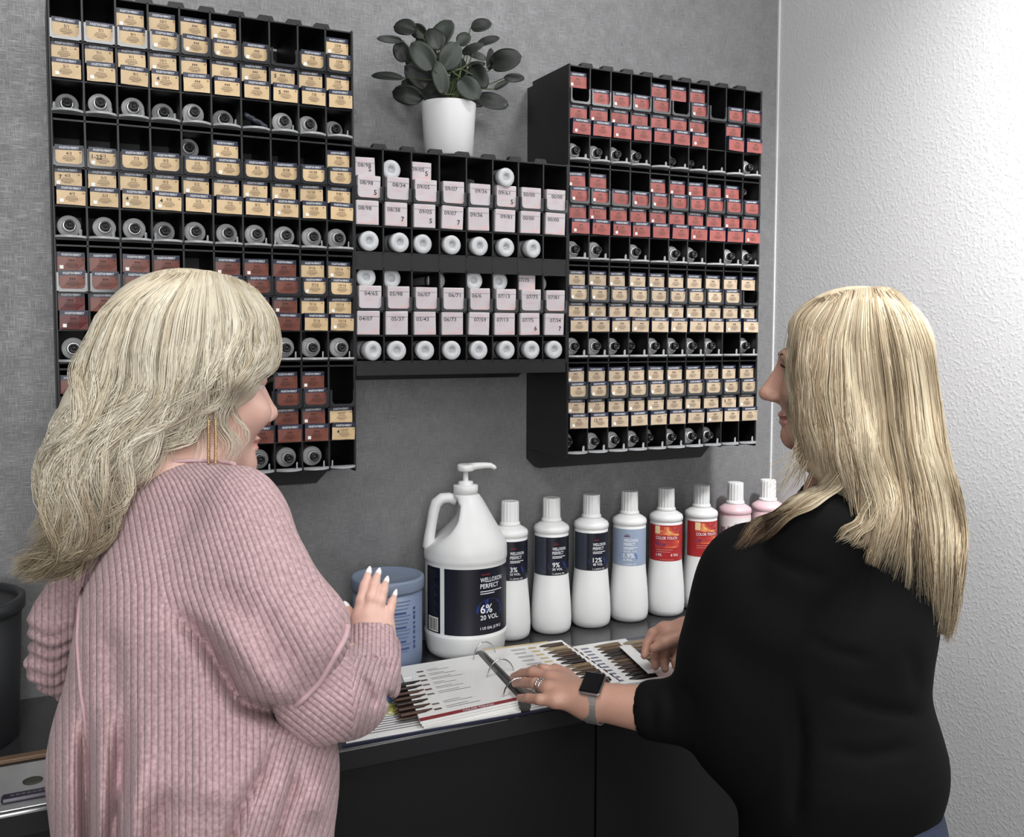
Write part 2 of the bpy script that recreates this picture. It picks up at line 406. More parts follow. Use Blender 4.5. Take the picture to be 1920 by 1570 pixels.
def print_mesh(shade):
    if shade in PRINTS: return PRINTS[shade]
    mb = MB(); z = BH*0.73
    if shade: put_text(mb, shade, 0, z-0.0064, 0.0042, align='c')
    else:
        for x0_ in (-0.0036, -0.0008, 0.0020): bar(mb, x0_, x0_+0.0018, z-0.0060, z-0.0032)
    for i, w2 in enumerate((0.0065, 0.0085, 0.0085, 0.005)):
        bar(mb, -w2, w2*0.95, z-0.0084-i*0.0021, z-0.0078-i*0.0021)
    bar(mb, 0.0135, 0.0162, z-0.0034, z-0.0026); bar(mb, 0.0145, 0.0152, z-0.0026, z-0.0010)
    PRINTS[shade] = mb.mesh('shade_print', INK); return PRINTS[shade]
PM = MB(); bar(PM, -0.0146, -0.0096, 0.0028, 0.0078); PATCH_ME = PM.mesh('blank_patch', PATCH)
HAND = {}
def hand_mesh(s, mt):
    k = (s, mt.name)
    if k not in HAND:
        mb = MB(); put_text(mb, s, -0.0135, 0.0105, 0.0058); HAND[k] = mb.mesh('handwriting', mt)
    return HAND[k]
BROWN_INK = mat('faint_dark_ink', (52, 22, 18), 0.6)
nC = {}
def carton(col, x, y, z, shade, label, group, patch=False, hand=None, handmat=None, up=False):
    e = link('colour_carton', CART[(col, random.randrange(4))]); tag(e, label, 'carton', group)
    e.location = (x, y, z); e.rotation_euler = (random.uniform(-.02, .05), random.uniform(-.02, .02), random.uniform(-.04, .04))
    o = link('brand_lettering', HEAD, e); o.location = (random.uniform(-.001, .001), -0.0011, 0)
    o = link('shade_print', print_mesh(shade), e); o.location = (random.uniform(-.001, .002), -0.0011, 0)
    if col in ('brown', 'dark red'):
        k = ('dk', shade)
        if k not in PRINTS: PRINTS[k] = print_mesh(shade).copy(); PRINTS[k].materials[0] = BROWN_INK
        o.data = PRINTS[k]
    if patch: o = link('blank_patch', PATCH_ME, e); o.location = (0, -0.0012, 0)
    if hand: o = link('handwriting', hand_mesh(hand, handmat or MARKER), e); o.location = (random.uniform(-.001, .003), -0.0013, 0)
    return e
ROWZ = {1: (0.1283, YF+0.006), 2: (0.1018, YF-0.0005), 3: (0.0712, YF+0.004), 4: (0.0447, YF-0.006)}
BLKN = ['top', 'second', 'third', 'bottom']
def fill(rackname, X, k, rowmap, colf, shades, group):
    t = T1-k*ROW
    for row, cols in rowmap.items():
        dz, y = ROWZ[row]
        for c in cols:
            col = colf(row, c); sh = shades[c-1]
            if k == 0 and rackname == 'left' and row == 2: pass
            x = X+(c-0.5)*AP+random.uniform(-0.0010, 0.0008)-(0.0012 if row in (1, 3) else -0.0006)
            lab = f"{col} carton{' marked '+sh if sh else ''} in {rackname} rack, {BLKN[k]} block, {ORD[row-1]} row, {ORD[c-1]} column"
            rr = random.random(); hd = None; hm = None
            if (rackname, k, row, c) in HANDS: hd, hm = HANDS[(rackname, k, row, c)]
            carton(col, x, y, t+dz, sh, lab, group, patch=rr < 0.42, hand=hd, handmat=hm)
HANDS = {('left', 0, 3, 8): ('5', None), ('left', 0, 4, 8): ('5', None), ('left', 1, 4, 3): ('4', None), ('left', 1, 4, 4): ('4', None), ('left', 1, 3, 1): ('7', None), ('left', 0, 4, 4): ('4', None), ('left', 1, 2, 2): ('1-22', None),
         ('right', 1, 3, 2): ('7', None), ('right', 1, 4, 2): ('1', None), ('right', 1, 4, 3): ('7', None), ('right', 1, 4, 4): ('1', None), ('right', 1, 2, 4): ('5', REDMARK), ('right', 1, 4, 7): ('7', REDMARK), ('right', 3, 4, 2): ('12', None), ('right', 3, 3, 9): ('5', None), ('left', 3, 4, 10): ('4', None)}
ALL = list(range(1, 11))
gA = 'hair colour cartons in the left rack'; gC = 'hair colour cartons in the right rack'
fill('left', AX0, 0, {1: [3, 4, 5, 6, 10], 2: [1, 2, 3, 4, 5, 6, 7, 9, 10], 3: ALL, 4: ALL}, lambda r, c: 'gold', A_SH[0], gA)
fill('left', AX0, 1, {1: [6, 10], 2: ALL, 3: ALL, 4: ALL}, lambda r, c: 'gold', A_SH[1], gA)
fill('left', AX0, 2, {1: [1, 2, 3, 4, 6, 7, 8, 9, 10], 2: [1, 2, 3, 6, 7, 8, 9, 10], 3: [1, 2, 7, 8, 9, 10], 4: [1, 7, 8, 9, 10]},
     lambda r, c: 'gold' if c > 8 else 'dark red' if c == 1 and r > 2 else 'brown', A_SH[2], gA)
fill('left', AX0, 3, {1: [1, 8, 9], 2: [8, 9], 3: [7, 8, 9, 10], 4: [7, 8, 9, 10]}, lambda r, c: 'gold' if c == 10 else 'brown', A_SH[3], gA)
NS = [None]*10
fill('right', CX0, 0, {1: [1, 5, 6, 7], 2: [2, 3, 4, 5, 7, 9, 10], 3: [1, 2, 3, 4, 5, 6, 7, 9], 4: [1, 2, 3, 4, 5, 6, 7, 9, 10]}, lambda r, c: 'coral red', NS, gC)
fill('right', CX0, 1, {1: [1, 2, 5, 6, 7, 8, 9], 2: ALL, 3: ALL, 4: ALL}, lambda r, c: 'coral red', NS, gC)
fill('right', CX0, 2, {1: ALL, 2: ALL[:9], 3: ALL, 4: ALL}, lambda r, c: 'beige', NS, gC)
fill('right', CX0, 3, {1: ALL, 2: ALL, 3: ALL, 4: ALL}, lambda r, c: 'beige', NS, gC)

# white cartons of the middle rack
WCARD = mat('pinkish_white_carton_card', (192, 184, 187), 0.45, vary=0.04, noise=0.03); GREYINK = mat('grey_ink', (66, 62, 68), 0.6); PINKINK = mat('pale_pink_ink', (206, 178, 178), 0.6)
WBW, WBH = 0.0385, 0.0360
def white_carton_mesh(ht, v):
    rnd = random.Random(v); mb = MB(); w2 = WBW/2
    mb.bbox(-w2, w2, 0, 0.12, 0, ht, 0.0008)
    mb.v = [(x+rnd.uniform(-.0003, .0003), y, z+(rnd.uniform(-.0006, .0008) if z > ht*0.9 else 0)) for x, y, z in mb.v]
    return mb.mesh('white_carton', WCARD)
WC = {(h, v): white_carton_mesh(h, v) for h in (0.0300, 0.0360, 0.0385) for v in range(3)}
WPR = {}
def white_print(sh, ht, fancy, dx):
    k = (sh, ht, fancy, dx)
    if k in WPR: return WPR[k]
    mb = MB(); bar(mb, -0.007, 0.007, ht-0.0042, ht-0.0030, 1); bar(mb, -0.007, 0.006, ht-0.0062, ht-0.0052, 1)
    bar(mb, -0.018, 0.018, ht-0.0086, ht-0.0081, 0)
    put_text(mb, sh, -0.0100+dx, ht-0.0152, 0.0062, 0.0225 if len(sh) > 4 else 0.018)
    for i in range(4): bar(mb, -0.0075+dx, 0.0065+dx-(i % 2)*0.003, ht-0.0175-i*0.0024, ht-0.0170-i*0.0024, 1)
    if fancy:
        bar(mb, -0.017, 0.017, 0.0018, 0.0042, 1); bar(mb, 0.004, 0.0165, 0.0048, 0.0075, 1); bar(mb, 0.008, 0.010, 0.009, 0.013, 1); bar(mb, 0.012, 0.014, 0.009, 0.013, 1)
    WPR[k] = mb.mesh('shade_print', [GREYINK, PINKINK]); return WPR[k]
WH = {}
def white_hand(s):
    if s not in WH:
        mb = MB(); put_text(mb, s, 0.008, 0.008, 0.0078); WH[s] = mb.mesh('handwriting', MARKER)
    return WH[s]
BROWZ = {0: (0.1225, YF+0.010, 0.0300), 1: (0.0842, YF-0.0005, 0.0385), 2: (0.0430, YF-0.004, 0.0385)}
BHANDS = {(0, 2, 1): '7', (0, 2, 3): '7', (0, 0, 0): 'S', (0, 2, 2): 'S', (0, 1, 0): '5', (0, 0, 2): '5', (0, 1, 5): '5', (1, 2, 6): '6', (1, 2, 7): '7'}
for k in range(2):
    for r in range(3):
        dz, y, ht = BROWZ[r]
        for c, sh in enumerate(B_SH[k][r]):
            if not sh: continue
            e = link('white_carton', WC[(0.0360 if r == 0 else ht, random.randrange(3))])
            if r == 0: e.data = WC[(0.0300, c % 3)]
            hh = 0.0300 if r == 0 else ht
            e.location = (BX0+(c+0.5)*BP+(-0.005 if r == 0 else -0.003 if r == 2 else 0.001)+random.uniform(-.0006, .0006), y, BT-k*BROW+dz)
            e.rotation_euler = (random.uniform(0, .03), random.uniform(-.02, .02), random.uniform(-.03, .03))
            tag(e, f"pinkish white carton marked {sh} in middle rack, {'upper' if k == 0 else 'lower'} block, {ORD[r]} row, {ORD[c]} column", 'carton', 'white cartons in the middle rack')
            fancy = (c+r*2+k) % 3 != 0
            o = link('shade_print', white_print(sh, hh, fancy, -0.006 if fancy else 0.0), e); o.location = (0, -0.0003, 0)
            if (k, r, c) in BHANDS: o = link('handwriting', white_hand(BHANDS[(k, r, c)]), e); o.location = (0, -0.0005, 0)

# ------------------------------------------------------------------ tubes
ALU = mat('brushed_aluminium_tube', (244, 244, 244), 0.28, 0.45, noise=0.05, nscale=60); CAPB = mat('black_tube_cap', (9, 9, 10), 0.35); REDB = mat('red_tube_print', (120, 22, 26), 0.4)
BEIGEB = mat('beige_tube_print', (190, 165, 140), 0.4)
def alu_tube(bodymat):
    mb = MB(); mb.lathe([(0.0140, 0.125), (0.0156, 0.018), (0.0160, 0.015)], 24, 1, axis='y', cap=False)
    mb.lathe([(0.0160, 0.0150), (0.0161, 0.0125)], 24, 0, axis='y', cap=False); mb.lathe([(0.0161, 0.0125), (0.0155, 0.0112)], 24, 0, axis='y', cap=False); mb.lathe([(0.0155, 0.0112), (0.0098, 0.0062)], 24, 0, axis='y', cap=False); mb.lathe([(0.0098, 0.0062), (0.0088, 0.0040), (0.0080, 0.0030)], 24, 0, axis='y')
    return mb.mesh('tube_body', [ALU, bodymat])
def cap_mesh():
    mb = MB(); prof = [(0.0074, 0.005), (0.0072, -0.007), (0.0065, -0.0085), (0.0046, -0.0085), (0.0042, -0.0065), (0.0026, -0.0065), (0.0020, -0.0080), (0.0001, -0.0082)]
    mb.lathe(prof, 20, 0, axis='y')
    return mb.mesh('tube_cap', CAPB)
TUBE = {'gold': alu_tube(ALU), 'coral red': alu_tube(REDB), 'beige': alu_tube(BEIGEB)}; CAPM = cap_mesh()
def tube(kind, x, y, z, label, group, tilt=(0, 0)):
    e = link('colour_tube', TUBE[kind]); tag(e, label, 'tube', group); e.location = (x, y, z); e.rotation_euler = (tilt[0], random.uniform(0, 6), tilt[1])
    e.rotation_mode = 'YXZ'; e.rotation_euler = (tilt[0], 0, tilt[1])
    o = link('tube_cap', CAPM, e)
    return e
def tube_row(rackname, X, k, cols, kind, low=()):
    for c in cols:
        sunk = c in low
        x = X+(c-0.5)*AP+random.uniform(-0.0022, 0.0022)-(0.0012 if X == CX0 else 0)
        z = T1-k*ROW+0.0172-(0.0 if not sunk else 0.0)
        tube(kind, x, YF+(0.026 if sunk else 0.006)+random.uniform(0, .006), z, f"aluminium tube with black cap in {rackname} rack, {BLKN[k]} tube row, {ORD[c-1]} column", f'tubes in the {rackname} rack', (random.uniform(-.06, .02), random.uniform(-.02, .03)))
tube_row('left', AX0, 0, [1, 2, 3, 4, 5, 6, 8, 9, 10], 'gold', (1, 4, 6, 10))
tube_row('left', AX0, 1, ALL, 'gold', (4,))
tube_row('left', AX0, 2, [1, 8, 9, 10], 'gold', ()); tube_row('left', AX0, 3, [7, 8, 9], 'gold', ())
tube_row('right', CX0, 0, [1, 2, 3, 4, 6, 7, 10], 'coral red', (6, 7)); tube_row('right', CX0, 1, [1, 2, 4, 6, 7, 9, 10], 'coral red')
tube_row('right', CX0, 2, [1, 2, 3, 4, 5, 6, 7, 8, 10], 'beige', (4,)); tube_row('right', CX0, 3, [1, 2, 3, 4, 5, 6, 7, 8], 'beige', (1, 5))
tube('gold', AX0+4.35*AP, YF+0.035, T1-ROW+0.146, 'lone aluminium tube lying in an otherwise empty cell above gold cartons, left rack', 'tubes in the left rack')
tube('coral red', CX0+9.3*AP, YF+0.02, T1-ROW+0.146, 'lone aluminium tube beside the top coral cartons, last column of right rack', 'tubes in the right rack')
# flattened used tube lying askew
fl = MB(); n = 10
for i in range(n):
    a = i/(n-1); wd = 0.0042*(1-0.3*a)+0.0005*math.sin(9*a); 
fl = MB().tube([(-0.020+0.040*i/9, -0.001*math.sin(i*1.7), 0.001*math.cos(i*2.1)) for i in range(10)], [0.0035, 0.0048, 0.0046, 0.005, 0.0045, 0.005, 0.0043, 0.0046, 0.004, 0.003], 7)
ft = fl.build('squeezed_tube', mat('dark_foil_tube', (52, 54, 64), 0.3, 0.5, noise=0.5, nscale=300)); ft.location = (AX0+6.52*AP, YF+0.004, T1+0.0130); ft.rotation_euler = (0, 0.42, 0.1)
tag(ft, 'dark squeezed tube lying askew across its cell in the left rack', 'tube')
# white capped tubes of the middle rack
WT = mat('white_tube_plastic', (188, 190, 192), 0.35); WTS = mat('grey_white_tube_side', (190, 190, 194), 0.3, 0.3)
def white_tube_mesh():
    mb = MB(); mb.lathe([(0.0150, 0.13), (0.0158, 0.024), (0.0160, 0.018)], 28, 1, axis='y', cap=False)
    mb.lathe([(0.0160, 0.018), (0.0163, 0.002), (0.0155, 0.0), (0.0066, 0.0), (0.0060, 0.0012), (0.0048, 0.0060), (0.0030, 0.0062), (0.0022, 0.0045), (0.0001, 0.0045)], 28, 0, axis='y')
    return mb.mesh('white_tube', [WT, WTS])
WTM = white_tube_mesh()
def wtube(c, k, r, dx, dy, tz):
    z = BT-k*BROW+(0.0168 if r == 3 else 0.137)
    e = link('white_tube', WTM); e.location = (BX0+(c+0.5)*BP+dx, YF+dy, z); e.rotation_euler = (random.uniform(-.02, .02), 0, tz)
    where = f"{'upper' if k == 0 else 'lower'} tube row" if r == 3 else f"{'upper' if k == 0 else 'lower'} open cells above the cartons"
    tag(e, f"round white tube end in middle rack, {where}, {ORD[c]} column", 'tube', 'white tubes in the middle rack')
for c in range(7): wtube(c, 0, 3, (0, .003, -.003, -.003, -.001, .0, .004)[c], -0.004 if c not in (2,) else 0.004, (0.05, .10, .06, .05, .12, .10, .22)[c])
for c in range(8): wtube(c, 1, 3, (.006, -.003, -.002, -.003, -.002, .002, .002, -.002)[c], -0.003, (.3, .0, .05, .02, .03, .12, .10, .02)[c])
for c, dx, dy in ((1, -.006, .012), (5, -.001, -.006)): wtube(c, 0, 0, dx, dy, 0.12 if c == 5 else 0)
for c, dx, dy in ((0, -.002, .008), (1, -.006, .014), (3, -.012, .045), (4, -.006, .010), (5, -.005, .014), (7, -.012, .040)): wtube(c, 1, 0, dx, dy, 0)

# ------------------------------------------------------------------ developer bottles
def atz(px, py, z):
    d = (px-CX_PX)/F_PX*AX[0]+(CY_PX-py)/F_PX*AX[1]+AX[2]
    return CAM+d*((z-CAM[2])/d[2])
WPL = mat('white_bottle_plastic', (226, 227, 226), 0.38, noise=0.02, nscale=20); PKPL = mat('pink_bottle_plastic', (216, 184, 190), 0.38)
NAVL = mat('navy_label', (11, 13, 29), 0.4, noise=0.2, nscale=90); SLATE = mat('slate_blue_label', (146, 160, 182), 0.4); REDL = mat('red_label', (166, 40, 42), 0.4)
WHL = mat('off_white_label', (226, 220, 220), 0.45); SILV = mat('silver_speckle_print', (56, 60, 72), 0.4, noise=0.5, nscale=500); DKRED = mat('dark_red_logo', (96, 22, 34), 0.5)
BLUSW = mat('blue_swirl_print', (34, 54, 120), 0.3, noise=0.5, nscale=60); PERI = mat('periwinkle_swirl_print', (92, 110, 172), 0.4, noise=0.2, nscale=80); GREYT = mat('grey_print', (104, 100, 104), 0.5); PINKC = mat('pink_print_circle', (222, 180, 184), 0.5)
def flame_art():
    ma = bpy.data.materials.new('flame_artwork'); ma.use_nodes = True; N = ma.node_tree.nodes; L = ma.node_tree.links; b = N['Principled BSDF']
    tc = N.new('ShaderNodeTexCoord'); mp = N.new('ShaderNodeMapping'); mp.inputs['Scale'].default_value = (28, 28, 60); mp.inputs['Rotation'].default_value = (0, 0.6, 0)
    nz = N.new('ShaderNodeTexNoise'); nz.inputs['Scale'].default_value = 1; nz.inputs['Detail'].default_value = 2; nz.inputs['Distortion'].default_value = 1.5
    L.new(tc.outputs['Object'], mp.inputs[0]); L.new(mp.outputs[0], nz.inputs['Vector'])
    cr = N.new('ShaderNodeValToRGB'); e = cr.color_ramp.elements; e[0].position = 0.3; e[0].color = lin(84, 44, 92); e[1].position = 0.72; e[1].color = lin(232, 196, 120)
    for p, c in ((0.42, (170, 56, 52)), (0.52, (196, 74, 56)), (0.62, (214, 128, 84))):
        q = e.new(p); q.color = lin(*c)
    L.new(nz.outputs['Fac'], cr.inputs[0]); L.new(cr.outputs[0], b.inputs['Base Color']); b.inputs['Roughness'].default_value = 0.4
    return ma
FLAME = flame_art()
BPROF = [(0.026, 0.0), (0.033, 0.0015), (0.0375, 0.006), (0.0395, 0.014), (0.0398, 0.030), (0.0385, 0.058), (0.0358, 0.090), (0.0338, 0.112), (0.0334, 0.120), (0.0334, 0.193), (0.0328, 0.1945), (0.0328, 0.1965), (0.0345, 0.198), (0.0348, 0.204), (0.0330, 0.2085), (0.0262, 0.2130), (0.0218, 0.2155), (0.0205, 0.2165)]
BODY_W = MB().lathe(BPROF, 40).mesh('bottle_body', WPL); BODY_P = MB().lathe(BPROF, 40).mesh('bottle_body', PKPL)
def bottle_cap():
    mb = MB(); mb.lathe([(0.0195, 0.2160), (0.0198, 0.2205), (0.0182, 0.2230), (0.0172, 0.2240)], 32)
    n = 32; prof = [(0.0172, 0.2240), (0.0168, 0.2600), (0.0160, 0.2625)]
    vs = []
    for r, z in prof:
        for i in range(n*2): a = math.pi*i/n; rr = r*(1.0 if i % 4 < 2 else 0.955); vs.append((rr*math.cos(a), rr*math.sin(a), z))
    k = 2*n; fs = [(j*k+i, j*k+(i+1) % k, (j+1)*k+(i+1) % k, (j+1)*k+i) for j in range(2) for i in range(k)]+[tuple(2*k+i for i in range(k))]
    mb.add(vs, fs)
    return mb.mesh('bottle_cap', WPL)
BCAP = bottle_cap()
def cyl(r, phi):
    return lambda x, y, z: ((r-y)*math.sin(phi+x/r), -(r-y)*math.cos(phi+x/r), z)
LR = 0.0338
bottles = [
    ('white developer bottle, navy label reading 3%, beside the jug', 'navy', ('3%', '10 VOL.'), -0.02),
    ('white developer bottle, navy label marked 9%, between the other two navy ones', 'navy', ('9%', '30 VOL.'), 0.03),
    ('white developer bottle, navy label, marked 12 percent, next to the slate blue one', 'navy', ('12%', '40 VOL.'), 0.08),
    ('white developer bottle with slate blue label reading 1.9%', 'slate', ('1.9%', '6 VOL.'), 0.05),
    ('white bottle with red colour label, next to the slate blue one', 'red', 0, 0.02),
    ('white bottle with red colour label, beside the pink bottles', 'red', 1, 0.34),
    ('pink bottle with white label in front of the wall', 'pink', None, 0.15),
    ("rightmost pink bottle, half hidden by the blonde woman's hair", 'pink', None, 1.5)]
for i, (lab, kind, info, dlt) in enumerate(bottles):
    x, y = 0.8062+0.0902*i, -0.052
    e = empty('developer_bottle', (x, y, CZ)); tag(e, lab, 'bottle', 'developer bottles lined up on the counter')
    link('bottle_body', BODY_P if kind == 'pink' else BODY_W, e); link('bottle_cap', BCAP, e)
    phi = -math.atan2(x, 1.634)+dlt; fn = cyl(LR, phi); ft_ = cyl(LR+0.0003, phi); fu = cyl(LR+0.0005, phi)
    z0, z1 = (0.1165, 0.1905)
    base = {'navy': NAVL, 'slate': SLATE, 'red': REDL, 'pink': WHL}[kind]
    lb = MB(); bar(lb, -0.045, 0.062, z0, z1, fn=fn, n=30); lo = lb.build('label', base, e)
    pr = MB()
    if kind in ('navy', 'slate'):
        X = 0.001 if kind == 'navy' else -0.013
        put_text(pr, 'WELLOXON', X, 0.1655, 0.0056, 0.029, 0, fn=ft_); put_text(pr, 'PERFECT', X, 0.1575, 0.0056, 0.0235, 0, fn=ft_)
        for q in range(2): bar(pr, X, X+0.028-0.008*q, 0.1530-q*0.0028, 0.1542-q*0.0028, 0, fn=ft_)
        if kind == 'slate': put_text(pr, 'PASTEL 5-12', X, 0.1440, 0.0034, 0.026, 0, fn=ft_)
        put_text(pr, info[0], X, 0.1330, 0.0090, None, 0, fn=fu); put_text(pr, info[1], X, 0.1265, 0.0046, None, 0, fn=fu)
        put_text(pr, '1 L (33.8 FL OZ)', X, 0.1185, 0.0030, 0.026, 0, fn=fu)
        bar(pr, X+0.003, X+0.011, 0.1790, 0.1800, 1, fn=ft_); bar(pr, X+0.001, X+0.013, 0.1755, 0.1775, 1, fn=ft_)
        n = 14; P = [(X+0.010+0.019*math.cos(t), 0, 0.134+0.0125*math.sin(t)) for t in np.linspace(0.15, math.pi*1.02, n)]
        pr.add([ft_(*p) for p in P]+[ft_(X-0.004, 0, 0.129), ft_(X+0.028, 0, 0.128)], [tuple(range(n))+(n, n+1)], 2)
        if kind == 'navy': bar(pr, -0.040, -0.011, z0+0.001, z1-0.001, 3, fn=ft_, n=10)
        pr.build('print', [WHITE_INK, DKRED, BLUSW if kind == 'navy' else PERI, SILV], lo)
    elif kind == 'red':
        bar(pr, -0.024, 0.030, 0.1690, 0.1875, 1, fn=ft_, n=16); bar(pr, -0.024, 0.030, 0.1440, 0.1590, 1, fn=ft_, n=16)
        bar(pr, -0.024, -0.013, 0.1730, 0.1890, 2, fn=fu)
        put_text(pr, 'COLOR TOUCH', -0.022, 0.1615, 0.0058, 0.046, 0, fn=fu)
        for q in range(2): bar(pr, -0.021, 0.014-0.004*q, 0.1395-q*0.0045, 0.1408-q*0.0045, 3, fn=fu)
        if info == 0: put_text(pr, '1.9%', -0.021, 0.1270, 0.0050, None, 0, fn=fu); put_text(pr, '6 Vol.', 0.010, 0.1270, 0.0052, None, 0, fn=fu)
        bar(pr, -0.012, 0.016, 0.1190, 0.1200, 3, fn=fu)
        pr.build('print', [WHITE_INK, FLAME, mat('pale_gold_print', (226, 206, 160), 0.4), mat('salmon_print', (208, 130, 124), 0.5)], lo)
    else:
        put_text(pr, 'WELLA', -0.006, 0.1760, 0.0030, 0.011, 0, fn=ft_); put_text(pr, 'SHINEFINITY', -0.021, 0.1665, 0.0056, 0.042, 1, fn=ft_); put_text(pr, 'ACTIVATOR', -0.013, 0.1610, 0.0032, 0.026, 0, fn=ft_)
        n = 20; pr.add([ft_(-0.013+0.0095*math.cos(t), 0, 0.147+0.0095*math.sin(t)) for t in np.linspace(0, 2*math.pi, n, endpoint=False)], [tuple(range(n))], 2)
        bar(pr, -0.0155, -0.0110, 0.1410, 0.1500, 3, fn=fu); bar(pr, -0.0142, -0.0122, 0.1500, 0.1535, 3, fn=fu)
        for q in range(5): bar(pr, 0.003, 0.016-(q % 2)*0.004, 0.1530-q*0.0032, 0.1538-q*0.0032, 0, fn=ft_)
        bar(pr, -0.040, -0.026, 0.1300, 0.1700, 4, fn=ft_)
        pr.build('print', [GREYT, mat('black_print', (34, 32, 36), 0.5), PINKC, WHITE_INK, mat('mauve_print', (150, 124, 134), 0.5)], lo)

# ------------------------------------------------------------------ gallon jug with pump
J = empty('developer_jug', (0.700, -0.084, CZ)); tag(J, 'large white gallon jug with pump and navy label reading 6%', 'jug')
JR = 0.0760
jp = [(0.060, 0.0), (0.068, 0.0015), (0.0715, 0.008), (0.0745, 0.030), (JR, 0.040), (JR, 0.043), (0.0745, 0.0445), (0.0742, 0.172), (0.0755, 0.1735), (JR, 0.180), (0.0755, 0.196), (0.0715, 0.206), (0.064, 0.222), (0.0520, 0.242), (0.0410, 0.262), (0.0320, 0.278), (0.0255, 0.287), (0.0225, 0.289), (0.0220, 0.291)]
def xmin(z):
    return float(np.interp(z, [0.0, 0.186, 0.196, 0.210, 0.225, 0.245, 0.270, 0.281, 0.287, 0.30], [-1, -1, -0.068, -0.050, -0.030, -0.016, -0.011, -0.017, -0.022, -1]))
zz = []
for (r0, a), (r1, b) in zip(jp[:-1], jp[1:]):
    k = max(1, int((b-a)/0.006)); zz += [(r0+(r1-r0)*t/k, a+(b-a)*t/k) for t in range(k)]
zz.append(jp[-1])
mb = MB(); mb.lathe(zz, 64)
hd = Matrix.Rotation(math.radians(-20), 3, 'Z')     # the handle points to the side of the line of bottles
mb.v = [tuple(hd @ Vector((max(x, xmin(z)), y, z))) for x, y, z in mb.v]
mb.build('jug_body', WPL, J)
hp = [(-0.017, 0, 0.278), (-0.030, 0, 0.282), (-0.043, 0, 0.281), (-0.053, 0, 0.273), (-0.058, 0, 0.258), (-0.062, 0, 0.235), (-0.066, 0, 0.212), (-0.067, 0, 0.196), (-0.062, 0, 0.184)]
mb = MB().tube([hd @ Vector(p) for p in hp], [0.010, 0.0095, 0.010, 0.0105, 0.010, 0.0095, 0.010, 0.012, 0.010], 14); mb.build('handle', WPL, J)
pm = MB().lathe([(0.0225, 0.289), (0.0228, 0.304), (0.0215, 0.3055), (0.0135, 0.306), (0.0135, 0.3115), (0.0095, 0.3125), (0.0050, 0.3130), (0.0045, 0.333)], 28).build('pump_collar', WPL, J)
ph = MB(); ph.lathe([(0.014, 0.331), (0.0155, 0.333), (0.0155, 0.341), (0.0135, 0.343)], 24)
sp = [(0.006, 0, 0.3375), (0.020, 0, 0.3395), (0.035, 0, 0.3405), (0.046, 0, 0.3400), (0.052, 0, 0.3370), (0.0545, 0, 0.3340)]
ph.tube([hd @ Vector(p) for p in sp], [0.0075, 0.0065, 0.0055, 0.005, 0.0042, 0.0034], 12); ph.build('pump_head', WPL, J)
phi = -math.atan2(0.692, 1.58)+0.30; fn = cyl(0.0746, phi); ft_ = cyl(0.0750, phi); fu = cyl(0.0753, phi)
lo = bar(MB(), -0.062, 0.098, 0.0475, 0.166, fn=fn, n=40).build('label', NAVL, J)
lo2 = bar(MB(), -0.110, -0.071, 0.0475, 0.166, fn=fn, n=16).build('label', NAVL, J)
pr = MB(); X = 0.004
put_text(pr, 'WELLOXON', X, 0.1420, 0.0078, 0.050, 0, fn=ft_); put_text(pr, 'PERFECT', X, 0.1310, 0.0078, 0.040, 0, fn=ft_)
for q in range(2): bar(pr, X, X+0.050-0.020*q, 0.1245-q*0.004, 0.1260-q*0.004, 0, fn=ft_)
put_text(pr, '6%', X, 0.0865, 0.0150, None, 0, fn=fu); put_text(pr, '20 VOL.', X, 0.0745, 0.0082, None, 0, fn=fu); put_text(pr, '1 US GAL (3.78 L)', X, 0.0570, 0.0048, 0.046, 0, fn=fu)
bar(pr, X+0.002, X+0.020, 0.1540, 0.1570, 1, fn=ft_)
n = 14; P = [(X+0.020+0.028*math.cos(t), 0, 0.090+0.022*math.sin(t)) for t in np.linspace(0.1, math.pi*1.03, n)]
pr.add([ft_(*p) for p in P]+[ft_(X+0.012, 0, 0.086), ft_(X+0.046, 0, 0.078)], [tuple(range(n))+(n, n+1)], 2)
pr.build('print', [WHITE_INK, DKRED, BLUSW], lo); pr = MB()
bar(pr, -0.104, -0.076, 0.0500, 0.0760, 0, fn=ft_)
for q in range(8): bar(pr, -0.101+q*0.003, -0.0998+q*0.003+(q % 3)*0.0004, 0.052, 0.074, 1, fn=fu, n=1)
for q in range(24): bar(pr, -0.103, -0.077-(q % 5)*0.002, 0.080+q*0.0034, 0.0812+q*0.0034, 2, fn=ft_)
pr.build('print', [PATCH, MARKER, SILV], lo2)

# ------------------------------------------------------------------ blue tub
T = empty('powder_tub', (0.545, -0.098, CZ)); tag(T, 'blue-grey lidded powder tub between the raised hand and the white jug', 'tub')
TUBM = mat('blue_grey_tub_plastic', (112, 126, 152), 0.4, noise=0.05); TLID = mat('blue_grey_tub_lid', (118, 131, 152), 0.38)
MB().lathe([(0.054, 0), (0.0575, 0.002), (0.0588, 0.008), (0.0600, 0.020), (0.0600, 0.140)], 48).build('tub_body', TUBM, T)
MB().lathe([(0.0625, 0.138), (0.0635, 0.140), (0.0640, 0.155), (0.0625, 0.1585), (0.0590, 0.1595), (0.0570, 0.1580), (0.020, 0.1580), (0.0001, 0.1580)], 48).build('lid', TLID, T)
pr = MB(); fn = cyl(0.0603, -0.30)
for q in range(15):
    dk = q in (3, 7, 11, 13)
    bar(pr, -0.012, 0.040-(q % 4)*0.003, 0.124-q*0.0062-(0.0020 if dk else 0), 0.1255-q*0.0062, 0 if dk else 1, fn=fn)
for q in range(9): bar(pr, 0.046, 0.0515, 0.040+q*0.0085, 0.0465+q*0.0085-(q % 3)*0.001, 0, fn=fn, n=2)
